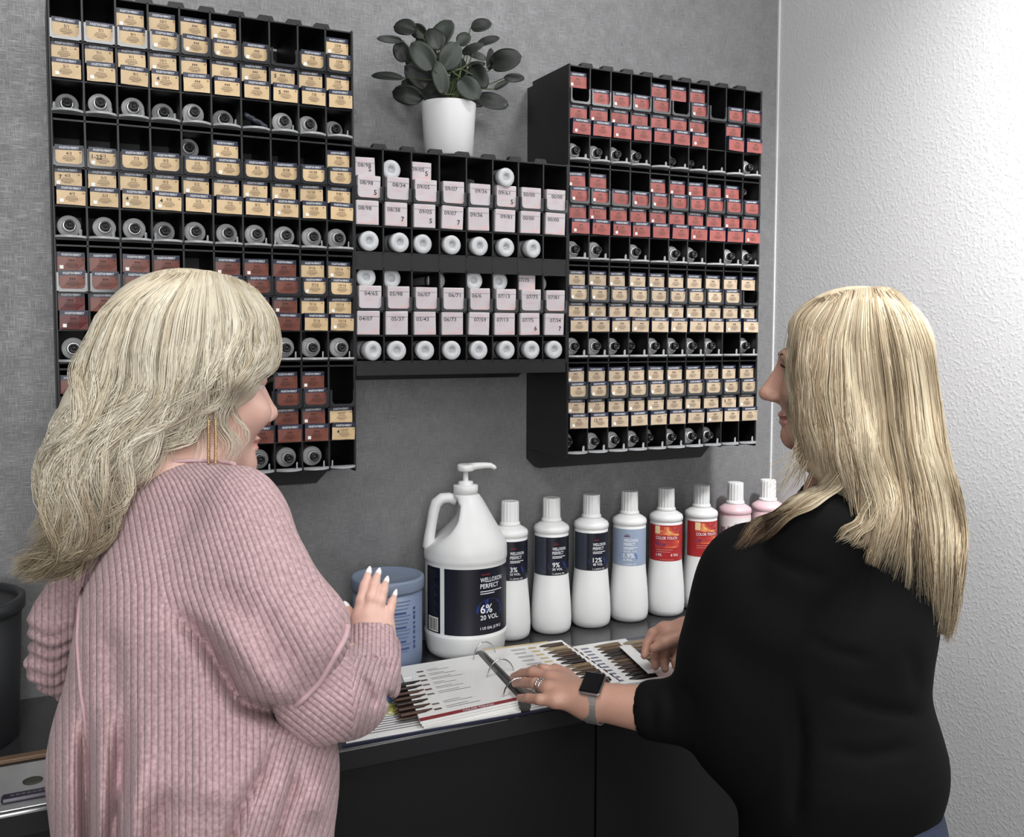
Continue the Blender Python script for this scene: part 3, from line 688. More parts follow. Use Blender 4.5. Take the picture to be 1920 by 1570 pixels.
pr.build('print', [mat('dark_blue_print', (58, 72, 118), 0.5), mat('mid_blue_print', (84, 98, 134), 0.5)], T)

# ------------------------------------------------------------------ ring binder with swatch pages
BI = empty('swatch_binder', (0.66, -0.28, CZ)); tag(BI, 'open ring binder of hair colour swatches lying on the counter', 'binder')
PAGE = mat('glossy_white_page', (232, 231, 228), 0.22, noise=0.02); COVER = mat('navy_binder_cover', (38, 40, 62), 0.35); CHROME = mat('chrome', (205, 205, 208), 0.12, 1.0); REDSTRIP = mat('dark_red_page_strip', (132, 36, 38), 0.35)
STEEL = mat('spine_steel', (120, 118, 116), 0.3, 0.8)
def bchild(name, mb, mats, par=None):
    o = mb.build(name, mats); o.parent = par or BI
    o.location = (-BI.location.x, -BI.location.y, -BI.location.z) if par is None else (0, 0, 0)
    return o
def quad(pts, z0, z1): return MB().slab([(p[0], p[1]) for p in pts], z0, z1)
def uv(c, u, v):   # c: four corners near-left, near-right, far-right, far-left
    c = [np.array(p[:2]) for p in c]
    return (c[0]*(1-u)*(1-v)+c[1]*u*(1-v)+c[2]*u*v+c[3]*(1-u)*v)
bchild('cover', quad([(0.374, -0.399), (0.655, -0.407), (0.698, -0.168), (0.448, -0.165)], CZ+0.0005, CZ+0.0040), COVER)
bchild('cover', quad([(0.655, -0.407), (0.965, -0.418), (1.047, -0.172), (0.698, -0.168)], CZ+0.0005, CZ+0.0040), COVER)
low = [(0.380, -0.396), (0.652, -0.404), (0.694, -0.170), (0.452, -0.168)]
lp = bchild('chart_sheet', quad(low, CZ+0.004, CZ+0.0068), PAGE)
# colour wheel printed on the chart sheet
cw = MB(); cc = np.array([0.497, -0.292]); n = 40; hues = [(36, 60, 120), (40, 74, 140), (60, 84, 150), (70, 110, 80), (150, 160, 70), (190, 180, 80), (80, 110, 70), (44, 70, 110)]
for k in range(8):
    ring = [(cc[0]+r*math.cos(t), cc[1]+r*math.sin(t), CZ+0.0071) for r, ts in ((0.012, np.linspace(k*math.pi/4, (k+1)*math.pi/4, 6)), (0.050, np.linspace((k+1)*math.pi/4, k*math.pi/4, 6))) for t in ts]
    cw.add(ring[:6][::-1]+ring[6:][::-1], [tuple(range(12))], k)
wh = bchild('colour_wheel', cw, [mat(f'wheel_print_{h[0]}_{h[1]}', h, 0.3) for h in hues])
dots = MB()
for k in range(14):
    t = k*2*math.pi/14; q = cc+0.043*np.array([math.cos(t), math.sin(t)])
    dots.add([(q[0]+0.004*math.cos(a), q[1]+0.004*math.sin(a), CZ+0.0074) for a in np.linspace(0, 2*math.pi, 10, endpoint=False)], [tuple(range(10))])
o = bchild('wheel_spots', dots, PAGE)
ln = MB()
for k in range(7):
    a = uv(low, 0.10, 0.05+0.035*k); b = uv(low, 0.10+0.5-(k % 3)*0.08, 0.05+0.035*k)
    ln.add([(a[0], a[1], CZ+0.0072), (b[0], b[1], CZ+0.0072), (b[0], b[1]+0.0022, CZ+0.0072), (a[0], a[1]+0.0022, CZ+0.0072)], [(0, 1, 2, 3)])
bchild('chart_text', ln, GREYT)
# left page, with cut-out tabs along its outer edge
L4 = [(0.490, -0.400), (0.660, -0.388), (0.694, -0.168), (0.540, -0.168)]
for k in range(3):
    d = 0.004*(2-k); bchild('page', quad([(p[0]+d*(0.5 if i in (0, 3) else 0), p[1]-d*0.4) for i, p in enumerate(L4)], CZ+0.0070+k*0.0032, CZ+0.0096+k*0.0032), PAGE)
ZL = CZ+0.0160
lpage = MB(); poly = [L4[1], L4[2], L4[3]]
for k in range(9, -1, -1):
    v = 0.12+0.085*k
    a, b = uv(L4, 0, v+0.055), uv(L4, 0, v)
    if k < 8:
        poly += [tuple(a), tuple(a+np.array([0.016, 0.001])), tuple(b+np.array([0.016, 0.001])), tuple(b)]
poly.append(L4[0])
lpage.slab([(p[0], p[1]) for p in poly], ZL, ZL+0.0012)
LP = bchild('page', lpage, PAGE)
mb = MB(); a, b, c, d = uv(L4, 0.0, 0.0), uv(L4, 1.0, 0.0), uv(L4, 1.0, 0.05), uv(L4, 0.0, 0.05)
mb.add([(p[0], p[1], ZL+0.0014) for p in (a, b, c, d)], [(0, 1, 2, 3)]); bchild('red_strip', mb, REDSTRIP)
mb = MB(); A_, B_ = uv(L4, 0.42, 0.008), uv(L4, 0.75, 0.008); an = math.atan2(B_[1]-A_[1], B_[0]-A_[0])
put_text(mb, 'COLOR TOUCH', 0, 0, 0.0058, 0.052, fn=lambda x, y, z: (A_[0]+x*math.cos(an)-z*math.sin(an), A_[1]+x*math.sin(an)+z*math.cos(an), ZL+0.0016)); bchild('strip_lettering', mb, WHITE_INK)
ln = MB(); sq = MB()
for k in range(9):
    v = 0.10+0.088*k
    if k == 2: continue
    u0 = 0.17
    a, b = uv(L4, u0+0.12, v+0.02), uv(L4, u0+0.12+0.34-(k % 3)*0.05, v+0.02)
    for w2 in (0, 0.006):
        ln.add([(a[0], a[1]+w2, ZL+0.0014), (b[0]-w2*3, b[1]+w2, ZL+0.0014), (b[0]-w2*3, b[1]+w2+0.0016, ZL+0.0014), (a[0], a[1]+w2+0.0016, ZL+0.0014)], [(0, 1, 2, 3)])
    s0, s1 = uv(L4, u0, v+0.02), uv(L4, u0+0.075, v+0.02)
    sq.add([(s0[0], s0[1], ZL+0.0014), (s1[0], s1[1], ZL+0.0014), (s1[0], s1[1]+0.006, ZL+0.0014), (s0[0], s0[1]+0.006, ZL+0.0014)], [(0, 1, 2, 3)], k % 2)
bchild('page_text', ln, GREYT); bchild('colour_samples', sq, [mat('brown_sample_print', (92, 62, 56), 0.4), mat('grey_sample_print', (110, 104, 100), 0.4)])
HAIRS = [mat(f'swatch_hair_{i}', c, 0.35, noise=0.35, nscale=350) for i, c in enumerate([(64, 46, 34), (44, 32, 26), (92, 72, 52), (30, 24, 22), (120, 98, 72), (76, 52, 40), (84, 36, 34), (150, 132, 104)])]
def tuft(p, dirv, ln_, wd, z, mi, par=None):
    d = np.array(dirv)/np.linalg.norm(dirv); s = np.array([-d[1], d[0]])
    p = np.array(p[:2]); prof = [(0, 0.5), (0.55, 0.52), (0.8, 0.40), (1.0, 0.10)]
    mb = MB(); vs = []
    for t, wv in prof:
        for sg, zz_ in ((-1, 0), (0, 0.0028), (1, 0)):
            q = p+d*ln_*t+s*wd*wv*sg; vs.append((q[0], q[1], z+zz_*(1-0.4*t)))
    fs = []
    for i in range(3):
        for j in range(2): fs.append((i*3+j, i*3+j+1, i*3+j+4, i*3+j+3)[::-1])
        fs.append((i*3+2, i*3, i*3+3, i*3+5)[::-1])
    mb.add(vs, fs, 0, True)
    return bchild('hair_swatch', mb, HAIRS[mi])
for k in range(7):
    a = uv(L4, -0.0, 0.14+0.085*k); tuft(a+np.array([0.004, 0]), (-1, 0.03), 0.036, 0.0145, CZ+0.0125, (0, 1, 5, 0, 1, 3, 1)[k])
for k in range(7):
    a = uv(L4, -0.0, 0.14+0.085*k); tuft(a+np.array([-0.026, 0.001]), (1, 0.06), 0.052, 0.012, ZL+0.0012, (5, 0, 1, 0, 5, 1, 3)[k])
# right stack
R4 = [(0.668, -0.404), (0.826, -0.404), (0.845, -0.178), (0.694, -0.168)]
for k in range(5):
    bchild('page', quad([(p[0]+(0.004*(5-k) if i in (1, 2) else 0.0015*k), p[1]) for i, p in enumerate(R4)], CZ+0.0042+k*0.0040, CZ+0.0072+k*0.0040), PAGE)
ZR = CZ+0.0245
R3 = [(0.905, -0.405), (0.975, -0.410), (1.040, -0.205), (0.960, -0.200)]
bchild('page', quad(R3, CZ+0.0042, CZ+0.010), PAGE)
R2 = [(0.808, -0.400), (0.915, -0.412), (0.968, -0.208), (0.838, -0.205)]
bchild('page', quad(R2, CZ+0.0060, CZ+0.018), PAGE)
R1 = [(0.668, -0.404), (0.800, -0.404), (0.820, -0.178), (0.696, -0.168)]
bchild('page', quad(R1, ZR-0.0008, ZR+0.0004), PAGE)
ye = MB(); a, b, c, d = uv(R1, 0, 0.97), uv(R1, 1.0, 0.97), uv(R1, 1.0, 1.0), uv(R1, 0, 1.0); ye.add([(p[0], p[1], ZR+0.0006) for p in (a, b, c, d)], [(0, 1, 2, 3)]); bchild('yellow_strip', ye, mat('yellow_page_strip', (206, 184, 128), 0.3))
def rows(Q, z, n, u_text, u_bar, u_tuft, ln_, barm, cols):
    tx = MB(); bx = MB()
    for k in range(n):
        v = 0.06+0.9*k/n
        if u_text is not None:
            a, b = uv(Q, u_text[0], v), uv(Q, u_text[1]-(k % 2)*0.05, v)
            for w2 in (0, 0.005): tx.add([(a[0], a[1]+w2, z), (b[0], b[1]+w2, z), (b[0], b[1]+w2+0.0018, z), (a[0], a[1]+w2+0.0018, z)], [(0, 1, 2, 3)])
        a, b = uv(Q, u_bar[0], v), uv(Q, u_bar[1], v); bx.add([(a[0], a[1], z), (b[0], b[1], z), (b[0], b[1]+0.007, z), (a[0], a[1]+0.007, z)], [(0, 1, 2, 3)])
        p = uv(Q, u_tuft, v); tuft((p[0]+ln_, p[1]+0.003), (-1, 0.02), ln_, 0.0185, z, cols[k % len(cols)])
    if u_text is not None: bchild('page_text', tx, GREYT)
    bchild('colour_bars', bx, barm)
rows(R1, ZR+0.0006, 11, (0.36, 0.58), (0.62, 0.74), 0.80, 0.045, mat('gold_bar_print', (196, 172, 104), 0.3), [3, 1, 0, 2, 4, 3, 1, 0, 2, 7, 0])
rows(R2, CZ+0.0182, 11, None, (0.22, 0.34), 0.44, 0.050, mat('slate_bar_print', (92, 98, 122), 0.3), [3, 3, 1, 1, 0, 2, 0, 3, 1, 2, 4])
for k in range(9): p = uv(R1, 1.0, 0.05+0.1*k); tuft((p[0]+0.034, p[1]+0.004), (-1, -0.15), 0.040, 0.017, CZ+0.0205, (6, 3, 6, 1, 3, 6, 0, 2, 4)[k])
for k in range(6): p = uv(R2, 0.97, 0.35+0.1*k); tuft((p[0]+0.040, p[1]+0.004), (-1, 0.0), 0.050, 0.020, CZ+0.0185, (2, 4, 0, 2, 4, 7)[k])
mb = quad([(0.890, -0.395), (0.912, -0.399), (0.944, -0.262), (0.922, -0.258)], CZ+0.0240, CZ+0.0248); bchild('label_strip', mb, PAGE)
# spine and rings
sv = np.array([0.030, 0.218]); sv /= np.linalg.norm(sv)
bchild('spine_bar', MB().tube([(0.661+sv[0]*t, -0.402+sv[1]*t, CZ+0.011) for t in (0, 0.12, 0.25)], 0.009, 10), STEEL)
for v in (0.10, 0.50, 0.90):
    a, b = uv(L4, 0.86, v), uv(R1, 0.13, v); mb = MB(); pts = []
    for t in np.linspace(-0.25, math.pi+0.25, 16):
        f = (1-math.cos(t))/2; q = a*(1-f)+b*f; pts.append((q[0], q[1], CZ+0.016+0.030*math.sin(t)))
    bchild('ring', MB().tube(pts, 0.0013, 8), CHROME)

# ------------------------------------------------------------------ things at the left end of the counter
bn = empty('storage_bin', (-0.128, -0.135, CZ)); tag(bn, 'round black bin on the counter at the left edge', 'bin')
BINM = mat('matt_black_bin', (32, 33, 35), 0.5)
MB().lathe([(0.092, 0), (0.096, 0.003), (0.104, 0.195)], 48).build('bin_body', BINM, bn)
MB().lathe([(0.1035, 0.185), (0.1085, 0.187), (0.1090, 0.2025), (0.1060, 0.2045), (0.1000, 0.2035), (0.0985, 0.195), (0.0975, 0.130), (0.0001, 0.129)], 48).build('bin_rim', mat('black_bin_rim', (44, 45, 47), 0.45), bn)
st = MB().bbox(-0.30, 0.25, -0.252, -0.236, CZ+0.0002, CZ+0.006, 0.001).build('wooden_strip', mat('brown_wood_strip', (104, 82, 62), 0.5, noise=0.2)); tag(st, 'thin brown wooden strip lying on the counter before the bin', 'strip')
mt_ = MB().bbox(-0.45, 0.30, -0.398, -0.262, CZ+0.0002, CZ+0.0018, 0.0006).build('reflection_overlay', mat('pale_worktop_reflection', (196, 197, 196), 0.32, 0.55, noise=0.12, nscale=25)); tag(mt_, 'added reflection tray on the counter in front of the black bin', 'overlay')  # added pale sheet, stands in for the worktop's bright reflection
pb = empty('squeezed_tube', (-0.005, -0.372, CZ+0.0050)); tag(pb, 'flat dark purple tube with pale lettering lying near the counter edge', 'tube')
MB().bbox(-0.045, 0.075, -0.010, 0.010, -0.003, 0.003, 0.0025).build('tube_body', mat('dark_purple_tube', (52, 46, 62), 0.35), pb)
mb = MB()
for q in range(10): mb.add([(-0.035+q*0.0062, -0.002, 0.0032), (-0.0305+q*0.0062, -0.002, 0.0032), (-0.0305+q*0.0062, 0.0025, 0.0032), (-0.035+q*0.0062, 0.0025, 0.0032)], [(0, 1, 2, 3)])
mb.build('print', GREYT, pb)
sp = MB().lathe([(0.011, 0.0002), (0.012, 0.0010), (0.009, 0.0016), (0.0001, 0.0016)], 24).build('dark_disc', mat('dark_olive_disc', (62, 62, 54), 0.5)); sp.location = (-0.015, -0.325, CZ+0.0018); tag(sp, 'small flat dark disc lying on the counter near the bin', 'disc')

# ------------------------------------------------------------------ potted plant
PZ = 1.8095; PC = np.array([0.666, -0.088])
PP = empty('potted_plant', (PC[0], PC[1], PZ)); tag(PP, 'round-leaved green plant in a white pot on the middle rack', 'potted plant')
POTM = mat('matt_white_pot', (216, 216, 216), 0.5)
MB().lathe([(0.0400, 0), (0.0425, 0.002), (0.0480, 0.091), (0.0478, 0.0935), (0.0455, 0.0935), (0.0440, 0.080), (0.0001, 0.079)], 48).build('pot', POTM, PP)
MB().lathe([(0.044, 0.080), (0.030, 0.0835), (0.0001, 0.0845)], 24, cap=False).build('soil', mat('dark_soil', (34, 28, 24), 0.9, noise=0.4, nscale=200), PP)
LEAFD = [mat('dark_green_leaf', (22, 27, 22), 0.5, noise=0.15, nscale=60, bump=0.2, bscale=120), mat('grey_green_leaf', (48, 54, 47), 0.5, noise=0.12, nscale=60, bump=0.2, bscale=120)]
STEM = mat('green_stem', (70, 82, 48), 0.5)
DP = 1.735
def leaf(cx, cy, ln_, wd, ang, tone, dd, tilt=0.3):
    px, py = 660+cx/5.05, cy/5.05
    D = (PC[1]+dd-CAM[1])/( (px-CX_PX)/F_PX*AX[0][1]+(CY_PX-py)/F_PX*AX[1][1]+AX[2][1])
    c = W(px, py, D); s = D/F_PX/5.05; a = math.radians(ang)
    u = math.cos(a)*AX[0]+math.sin(a)*AX[1]; v = -math.sin(a)*AX[0]+math.cos(a)*AX[1]; nrm = -AX[2]
    rnd = random.Random(int(cx*7+cy)); tx, ty = rnd.uniform(-tilt, tilt), rnd.uniform(-tilt, tilt)
    u = u+nrm*tx; v = v+nrm*ty; nrm = np.cross(u, v); nrm /= np.linalg.norm(nrm)
    L_, W_ = ln_*s*1.03, wd*s*1.03; mb = MB(); nu, nv = 12, 8; vs = []
    for i in range(nu+1):
        t = i/nu; x = t-0.5; hw = math.sqrt(max(0, 1-(2*x)**2))*(1+0.18*(0.5-t)) if 0 < i < nu else 0.0
        for j in range(nv+1):
            q = 2*j/nv-1
            vs.append(c+u*L_*x+v*W_*0.5*hw*q+nrm*(0.10*W_*abs(q)*hw-0.12*L_*(2*x)**2*0.5+0.03*W_*math.sin(5*x+3*q)))
    fs = [(i*(nv+1)+j, (i+1)*(nv+1)+j, (i+1)*(nv+1)+j+1, i*(nv+1)+j+1) for i in range(nu) for j in range(nv)]
    mb.add(vs, fs, 0, True)
    me = mb.mesh('leaf', LEAFD[tone]); o = link('leaf', me, PP); o.location = (-PC[0], -PC[1], -PZ)
    sol = o.modifiers.new('thickness', 'SOLIDIFY'); sol.thickness = 0.0007
    return c-u*L_*0.5
LEAVES = [(500, 262, 225, 160, 170, 0, -.02), (625, 295, 170, 130, 150, 0, -.01), (355, 372, 235, 68, 178, 1, 0.0), (470, 490, 190, 160, 120, 0, .02), (665, 525, 310, 215, 132, 1, -.05),
          (865, 310, 270, 200, 60, 1, -.03), (780, 365, 230, 180, 120, 0, -.035), (1060, 370, 150, 130, 50, 1, -.02), (1224, 240, 200, 125, 12, 0, -.02), (1290, 385, 220, 80, 14, 0, -.03), (1140, 460, 220, 85, 18, 0, -.045),
          (935, 525, 270, 205, 62, 1, -.055), (835, 730, 310, 150, 105, 1, -.05), (1110, 840, 270, 190, -42, 1, -.055), (1455, 570, 295, 205, 12, 0, -.01), (1310, 560, 190, 75, 85, 0, .01), (1540, 738, 195, 80, 6, 0, 0.0),
          (1200, 720, 270, 170, -60, 0, -.02), (1330, 960, 310, 150, -12, 0, -.01), (650, 720, 330, 230, 150, 0, .02), (520, 900, 300, 180, 165, 0, .03), (330, 720, 310, 80, 172, 0, .02), (1190, 530, 180, 75, -12, 0, -.02), (1420, 800, 170, 60, 34, 0, 0.0),
          (600, 830, 300, 200, 150, 0, .035), (1010, 650, 230, 160, 95, 0, -.01), (1010, 780, 240, 170, 60, 0, .015), (830, 610, 240, 180, 120, 0, .02), (1130, 930, 280, 160, -25, 0, .03), (700, 430, 230, 170, 140, 0, .01), (760, 880, 300, 220, 140, 0, 0.01), (1180, 610, 170, 60, 10, 0, .02), (600, 600, 220, 170, 130, 0, .03)]
root = np.array([PC[0], PC[1], PZ+0.083])
for k, lf in enumerate(LEAVES):
    b = leaf(*lf)
    h = W(660+920/5.05, 720/5.05, 1.72) if k % 2 else W(660+950/5.05, 820/5.05, 1.72); h = np.array([h[0], PC[1]-0.01+0.02*((k*7) % 3-1), h[2]])
    mid = (h+b)/2-np.array([0, 0, 0.012]); st0 = root+np.array([((k*5) % 7-3)*0.003, ((k*3) % 5-2)*0.003, 0])
    pts = [st0, (st0+h)/2, h, mid, b]
    o = MB().tube(pts, [0.0022, 0.002, 0.0018, 0.0012, 0.0009], 6).build('stem', STEM, PP); o.location = (-PC[0], -PC[1], -PZ)

# ------------------------------------------------------------------ implicit shapes for the two women
def V(p): return np.asarray(p, dtype=np.float64)
def seg(P, a, b):
    a = V(a); ab = V(b)-a; t = np.clip(((P-a)@ab)/(ab@ab+1e-12), 0, 1)
    return t, np.linalg.norm(P-a-t[:, None]*ab, axis=1)
def rcone(a, b, ra, rb):
    def f(P):
        t, d = seg(P, a, b); return d-(ra+(rb-ra)*t)
    return f
def chain(pts, rads, k=0.0):
    fs = [rcone(pts[i], pts[i+1], rads[i], rads[i+1]) for i in range(len(pts)-1)]
    return lambda P: union(P, fs, k)
def smin(a, b, k):
    if k <= 0: return np.minimum(a, b)
    h = np.clip(0.5+0.5*(b-a)/k, 0, 1); return b+(a-b)*h-k*h*(1-h)
def union(P, fs, k):
    d = fs[0](P)
    for f in fs[1:]: d = smin(d, f(P), k)
    return d
def smax(a, b, k): return -smin(-a, -b, k)
def ell(c, r, R=None):
    c = V(c); r = V(r); R = np.eye(3) if R is None else R     # rows of R: local axes
    def f(P):
        q = (P-c)@R.T; k0 = np.linalg.norm(q/r, axis=1); k1 = np.linalg.norm(q/(r*r), axis=1)+1e-9
        return k0*(k0-1)/k1
    return f
def ecap(a, b, ra, rb, ax, sa, sb):
    """capsule whose section is widened by sa..sb along the unit axis ax"""
    a = V(a); b = V(b); ax = V(ax); ab = b-a
    def f(P):
        t = np.clip(((P-a)@ab)/(ab@ab), 0, 1); q = P-a-t[:, None]*ab; s = sa+(sb-sa)*t; r = ra+(rb-ra)*t
        u = q@ax; qq = q-u[:, None]*ax
        n = np.sqrt((qq*qq).sum(1)+(u/s)**2); g = np.sqrt((qq*qq).sum(1)+(u/(s*s))**2)+1e-9
        return (n-r)*n/g
    return f
def to_px(P):
    q = (P-CAM)@AX.T; return CX_PX+F_PX*q[:, 0]/q[:, 2], CY_PX-F_PX*q[:, 1]/q[:, 2]
def stroke_amount(px, py, line, wd):
    """how close a photo position lies to a fold line, fading out towards both ends of the line"""
    line = np.array(line, float); best = np.full(px.shape, 1e9); bt = np.zeros(px.shape); P2 = np.stack([px, py], 1)
    L_ = np.linalg.norm(np.diff(line, axis=0), axis=1); T0 = np.r_[0, np.cumsum(L_)]/L_.sum()
    for i, (a, b) in enumerate(zip(line[:-1], line[1:])):
        ab = b-a; t = np.clip(((P2-a)@ab)/(ab@ab), 0, 1); d = np.linalg.norm(P2-a-t[:, None]*ab, axis=1)
        u = d < best; best = np.where(u, d, best); bt = np.where(u, T0[i]+t*(T0[i+1]-T0[i]), bt)
    e = np.clip(bt*2.6, 0, 1)*np.clip((1-bt)*4+0.15, 0, 1); e = e*e*(3-2*e)
    return np.exp(-(best/wd)**2)*e
def with_strokes(P, d, plus, minus=()):
    """folds pressed into (plus) or raised from (minus) a surface, worked out near it only"""
    near = np.abs(d) < 0.05; Q = P[near]
    if len(Q):
        px, py = to_px(Q); dd = d[near]
        for ln_, wd, am in plus: dd = dd+am*stroke_amount(px, py, ln_, wd)
        for ln_, wd, am in minus: dd = dd-am*stroke_amount(px, py, ln_, wd)
        d = d.copy(); d[near] = dd
    return d
def mesh_sdf(f, lo, hi, h, blk=5):
    lo = V(lo); hi = V(hi)
    nb = np.ceil((hi-lo)/(h*blk)).astype(int); n = nb*blk
    cs = [lo[i]+(np.arange(nb[i])+0.5)*h*blk-0.5*h for i in range(3)]
    G = np.stack(np.meshgrid(*cs, indexing='ij'), -1).reshape(-1, 3)
    dc = f(G).reshape(nb)
    act = np.abs(dc) < h*blk*1.35
    D = np.repeat(np.repeat(np.repeat(dc, blk, 0), blk, 1), blk, 2)
    idx = np.argwhere(act)
    off = np.stack(np.meshgrid(*[np.arange(blk)]*3, indexing='ij'), -1).reshape(-1, 3)
    for s in range(0, len(idx), 4000):
        I = (idx[s:s+4000, None, :]*blk+off[None]).reshape(-1, 3)
        D[I[:, 0], I[:, 1], I[:, 2]] = f(lo+I*h)
    S = D < 0
    cnt = np.zeros(n-1, int)
    for dx in (0, 1):
        for dy in (0, 1):
            for dz in (0, 1): cnt += S[dx:n[0]-1+dx, dy:n[1]-1+dy, dz:n[2]-1+dz]
    cell = np.argwhere((cnt > 0) & (cnt < 8))
    ids = np.full(n-1, -1, int); ids[cell[:, 0], cell[:, 1], cell[:, 2]] = np.arange(len(cell))
    acc = np.zeros((len(cell), 3)); num = np.zeros(len(cell))
    cor = [(0, 0, 0), (1, 0, 0), (0, 1, 0), (1, 1, 0), (0, 0, 1), (1, 0, 1), (0, 1, 1), (1, 1, 1)]
    vals = [D[cell[:, 0]+c[0], cell[:, 1]+c[1], cell[:, 2]+c[2]] for c in cor]
    for a in range(8):
        for b in range(a+1, 8):
            if sum(abs(cor[a][i]-cor[b][i]) for i in range(3)) != 1: continue
            m_ = (vals[a] < 0) != (vals[b] < 0); t = vals[a]/(vals[a]-vals[b]+1e-20); t = np.clip(t, 0, 1)
            p = np.array(cor[a])+t[:, None]*(np.array(cor[b])-np.array(cor[a]))
            acc[m_] += p[m_]; num[m_] += 1
    verts = lo+(cell+acc/num[:, None])*h
    quads = []
    for ax in range(3):
        o1, o2 = [i for i in range(3) if i != ax]
        sl = [slice(1, n[i]-1) for i in range(3)]; sl[ax] = slice(0, n[ax]-1)
        A = S[tuple(sl)]; sl2 = list(sl); sl2[ax] = slice(1, n[ax]); B = S[tuple(sl2)]
        e = np.argwhere(A != B)
        if not len(e): continue
        base = e.copy(); base[:, o1] += 1; base[:, o2] += 1
        flip = A[e[:, 0], e[:, 1], e[:, 2]]
        def cid(d1, d2):
            q = base.copy(); q[:, o1] += d1; q[:, o2] += d2; return ids[q[:, 0], q[:, 1], q[:, 2]]
        q = np.stack([cid(-1, -1), cid(0, -1), cid(0, 0), cid(-1, 0)], 1)
        if ax == 1: flip = ~flip
        q[~flip] = q[~flip][:, ::-1]
        quads.append(q)
    quads = np.concatenate(quads); quads = quads[(quads >= 0).all(1)]
    return verts, quads
def smooth_mesh(v, q, it=2, lam=0.5):
    e = np.concatenate([q[:, [0, 1]], q[:, [1, 2]], q[:, [2, 3]], q[:, [3, 0]]])
    n = len(v)
    for _ in range(it):
        s = np.zeros_like(v); c = np.zeros(n)
        for a, b in ((0, 1), (1, 0)):
            for k in range(3): s[:, k] += np.bincount(e[:, a], weights=v[e[:, b], k], minlength=n)
            c += np.bincount(e[:, a], minlength=n)
        v = v+lam*(s/np.maximum(c, 1)[:, None]-v)
    return v
def join(parts):
    vs, qs, o = [], [], 0
    for v, q in parts: vs.append(v); qs.append(q+o); o += len(v)
    return np.concatenate(vs), np.concatenate(qs)
def np_mesh(name, v, q, mats, smooth=True, attrs=None, mi=None):
    me = bpy.data.meshes.new(name); k = q.shape[1]
    me.vertices.add(len(v)); me.vertices.foreach_set('co', v.astype(np.float32).ravel())
    me.loops.add(q.size); me.loops.foreach_set('vertex_index', q.astype(np.int32).ravel())
    me.polygons.add(len(q)); me.polygons.foreach_set('loop_start', np.arange(0, q.size, k, dtype=np.int32)); me.polygons.foreach_set('loop_total', np.full(len(q), k, dtype=np.int32))
    me.update(calc_edges=True)
    me.polygons.foreach_set('use_smooth', np.full(len(q), smooth))
    for mm in (mats if isinstance(mats, (list, tuple)) else [mats]): me.materials.append(mm)
    if mi is not None: me.polygons.foreach_set('material_index', mi.astype(np.int32))
    for nm, arr in (attrs or {}).items():
        a = me.attributes.new(nm, 'FLOAT', 'POINT' if len(arr) == len(v) else 'CORNER'); a.data.foreach_set('value', arr.astype(np.float32))
    return me
def body_axes(right, fwd, up=0.0):
    """unit axes (right, facing, up) of a head or body that faces this way relative to the viewer's right and depth"""
    f = right*AX[0]+fwd*np.array([AX[2][0], AX[2][1], 0])/np.linalg.norm(AX[2][:2]); f[2] = up; f /= np.linalg.norm(f)
    r = np.cross(f, [0, 0, 1]); r /= np.linalg.norm(r); u = np.cross(r, f)
    return np.array([r, f, u])
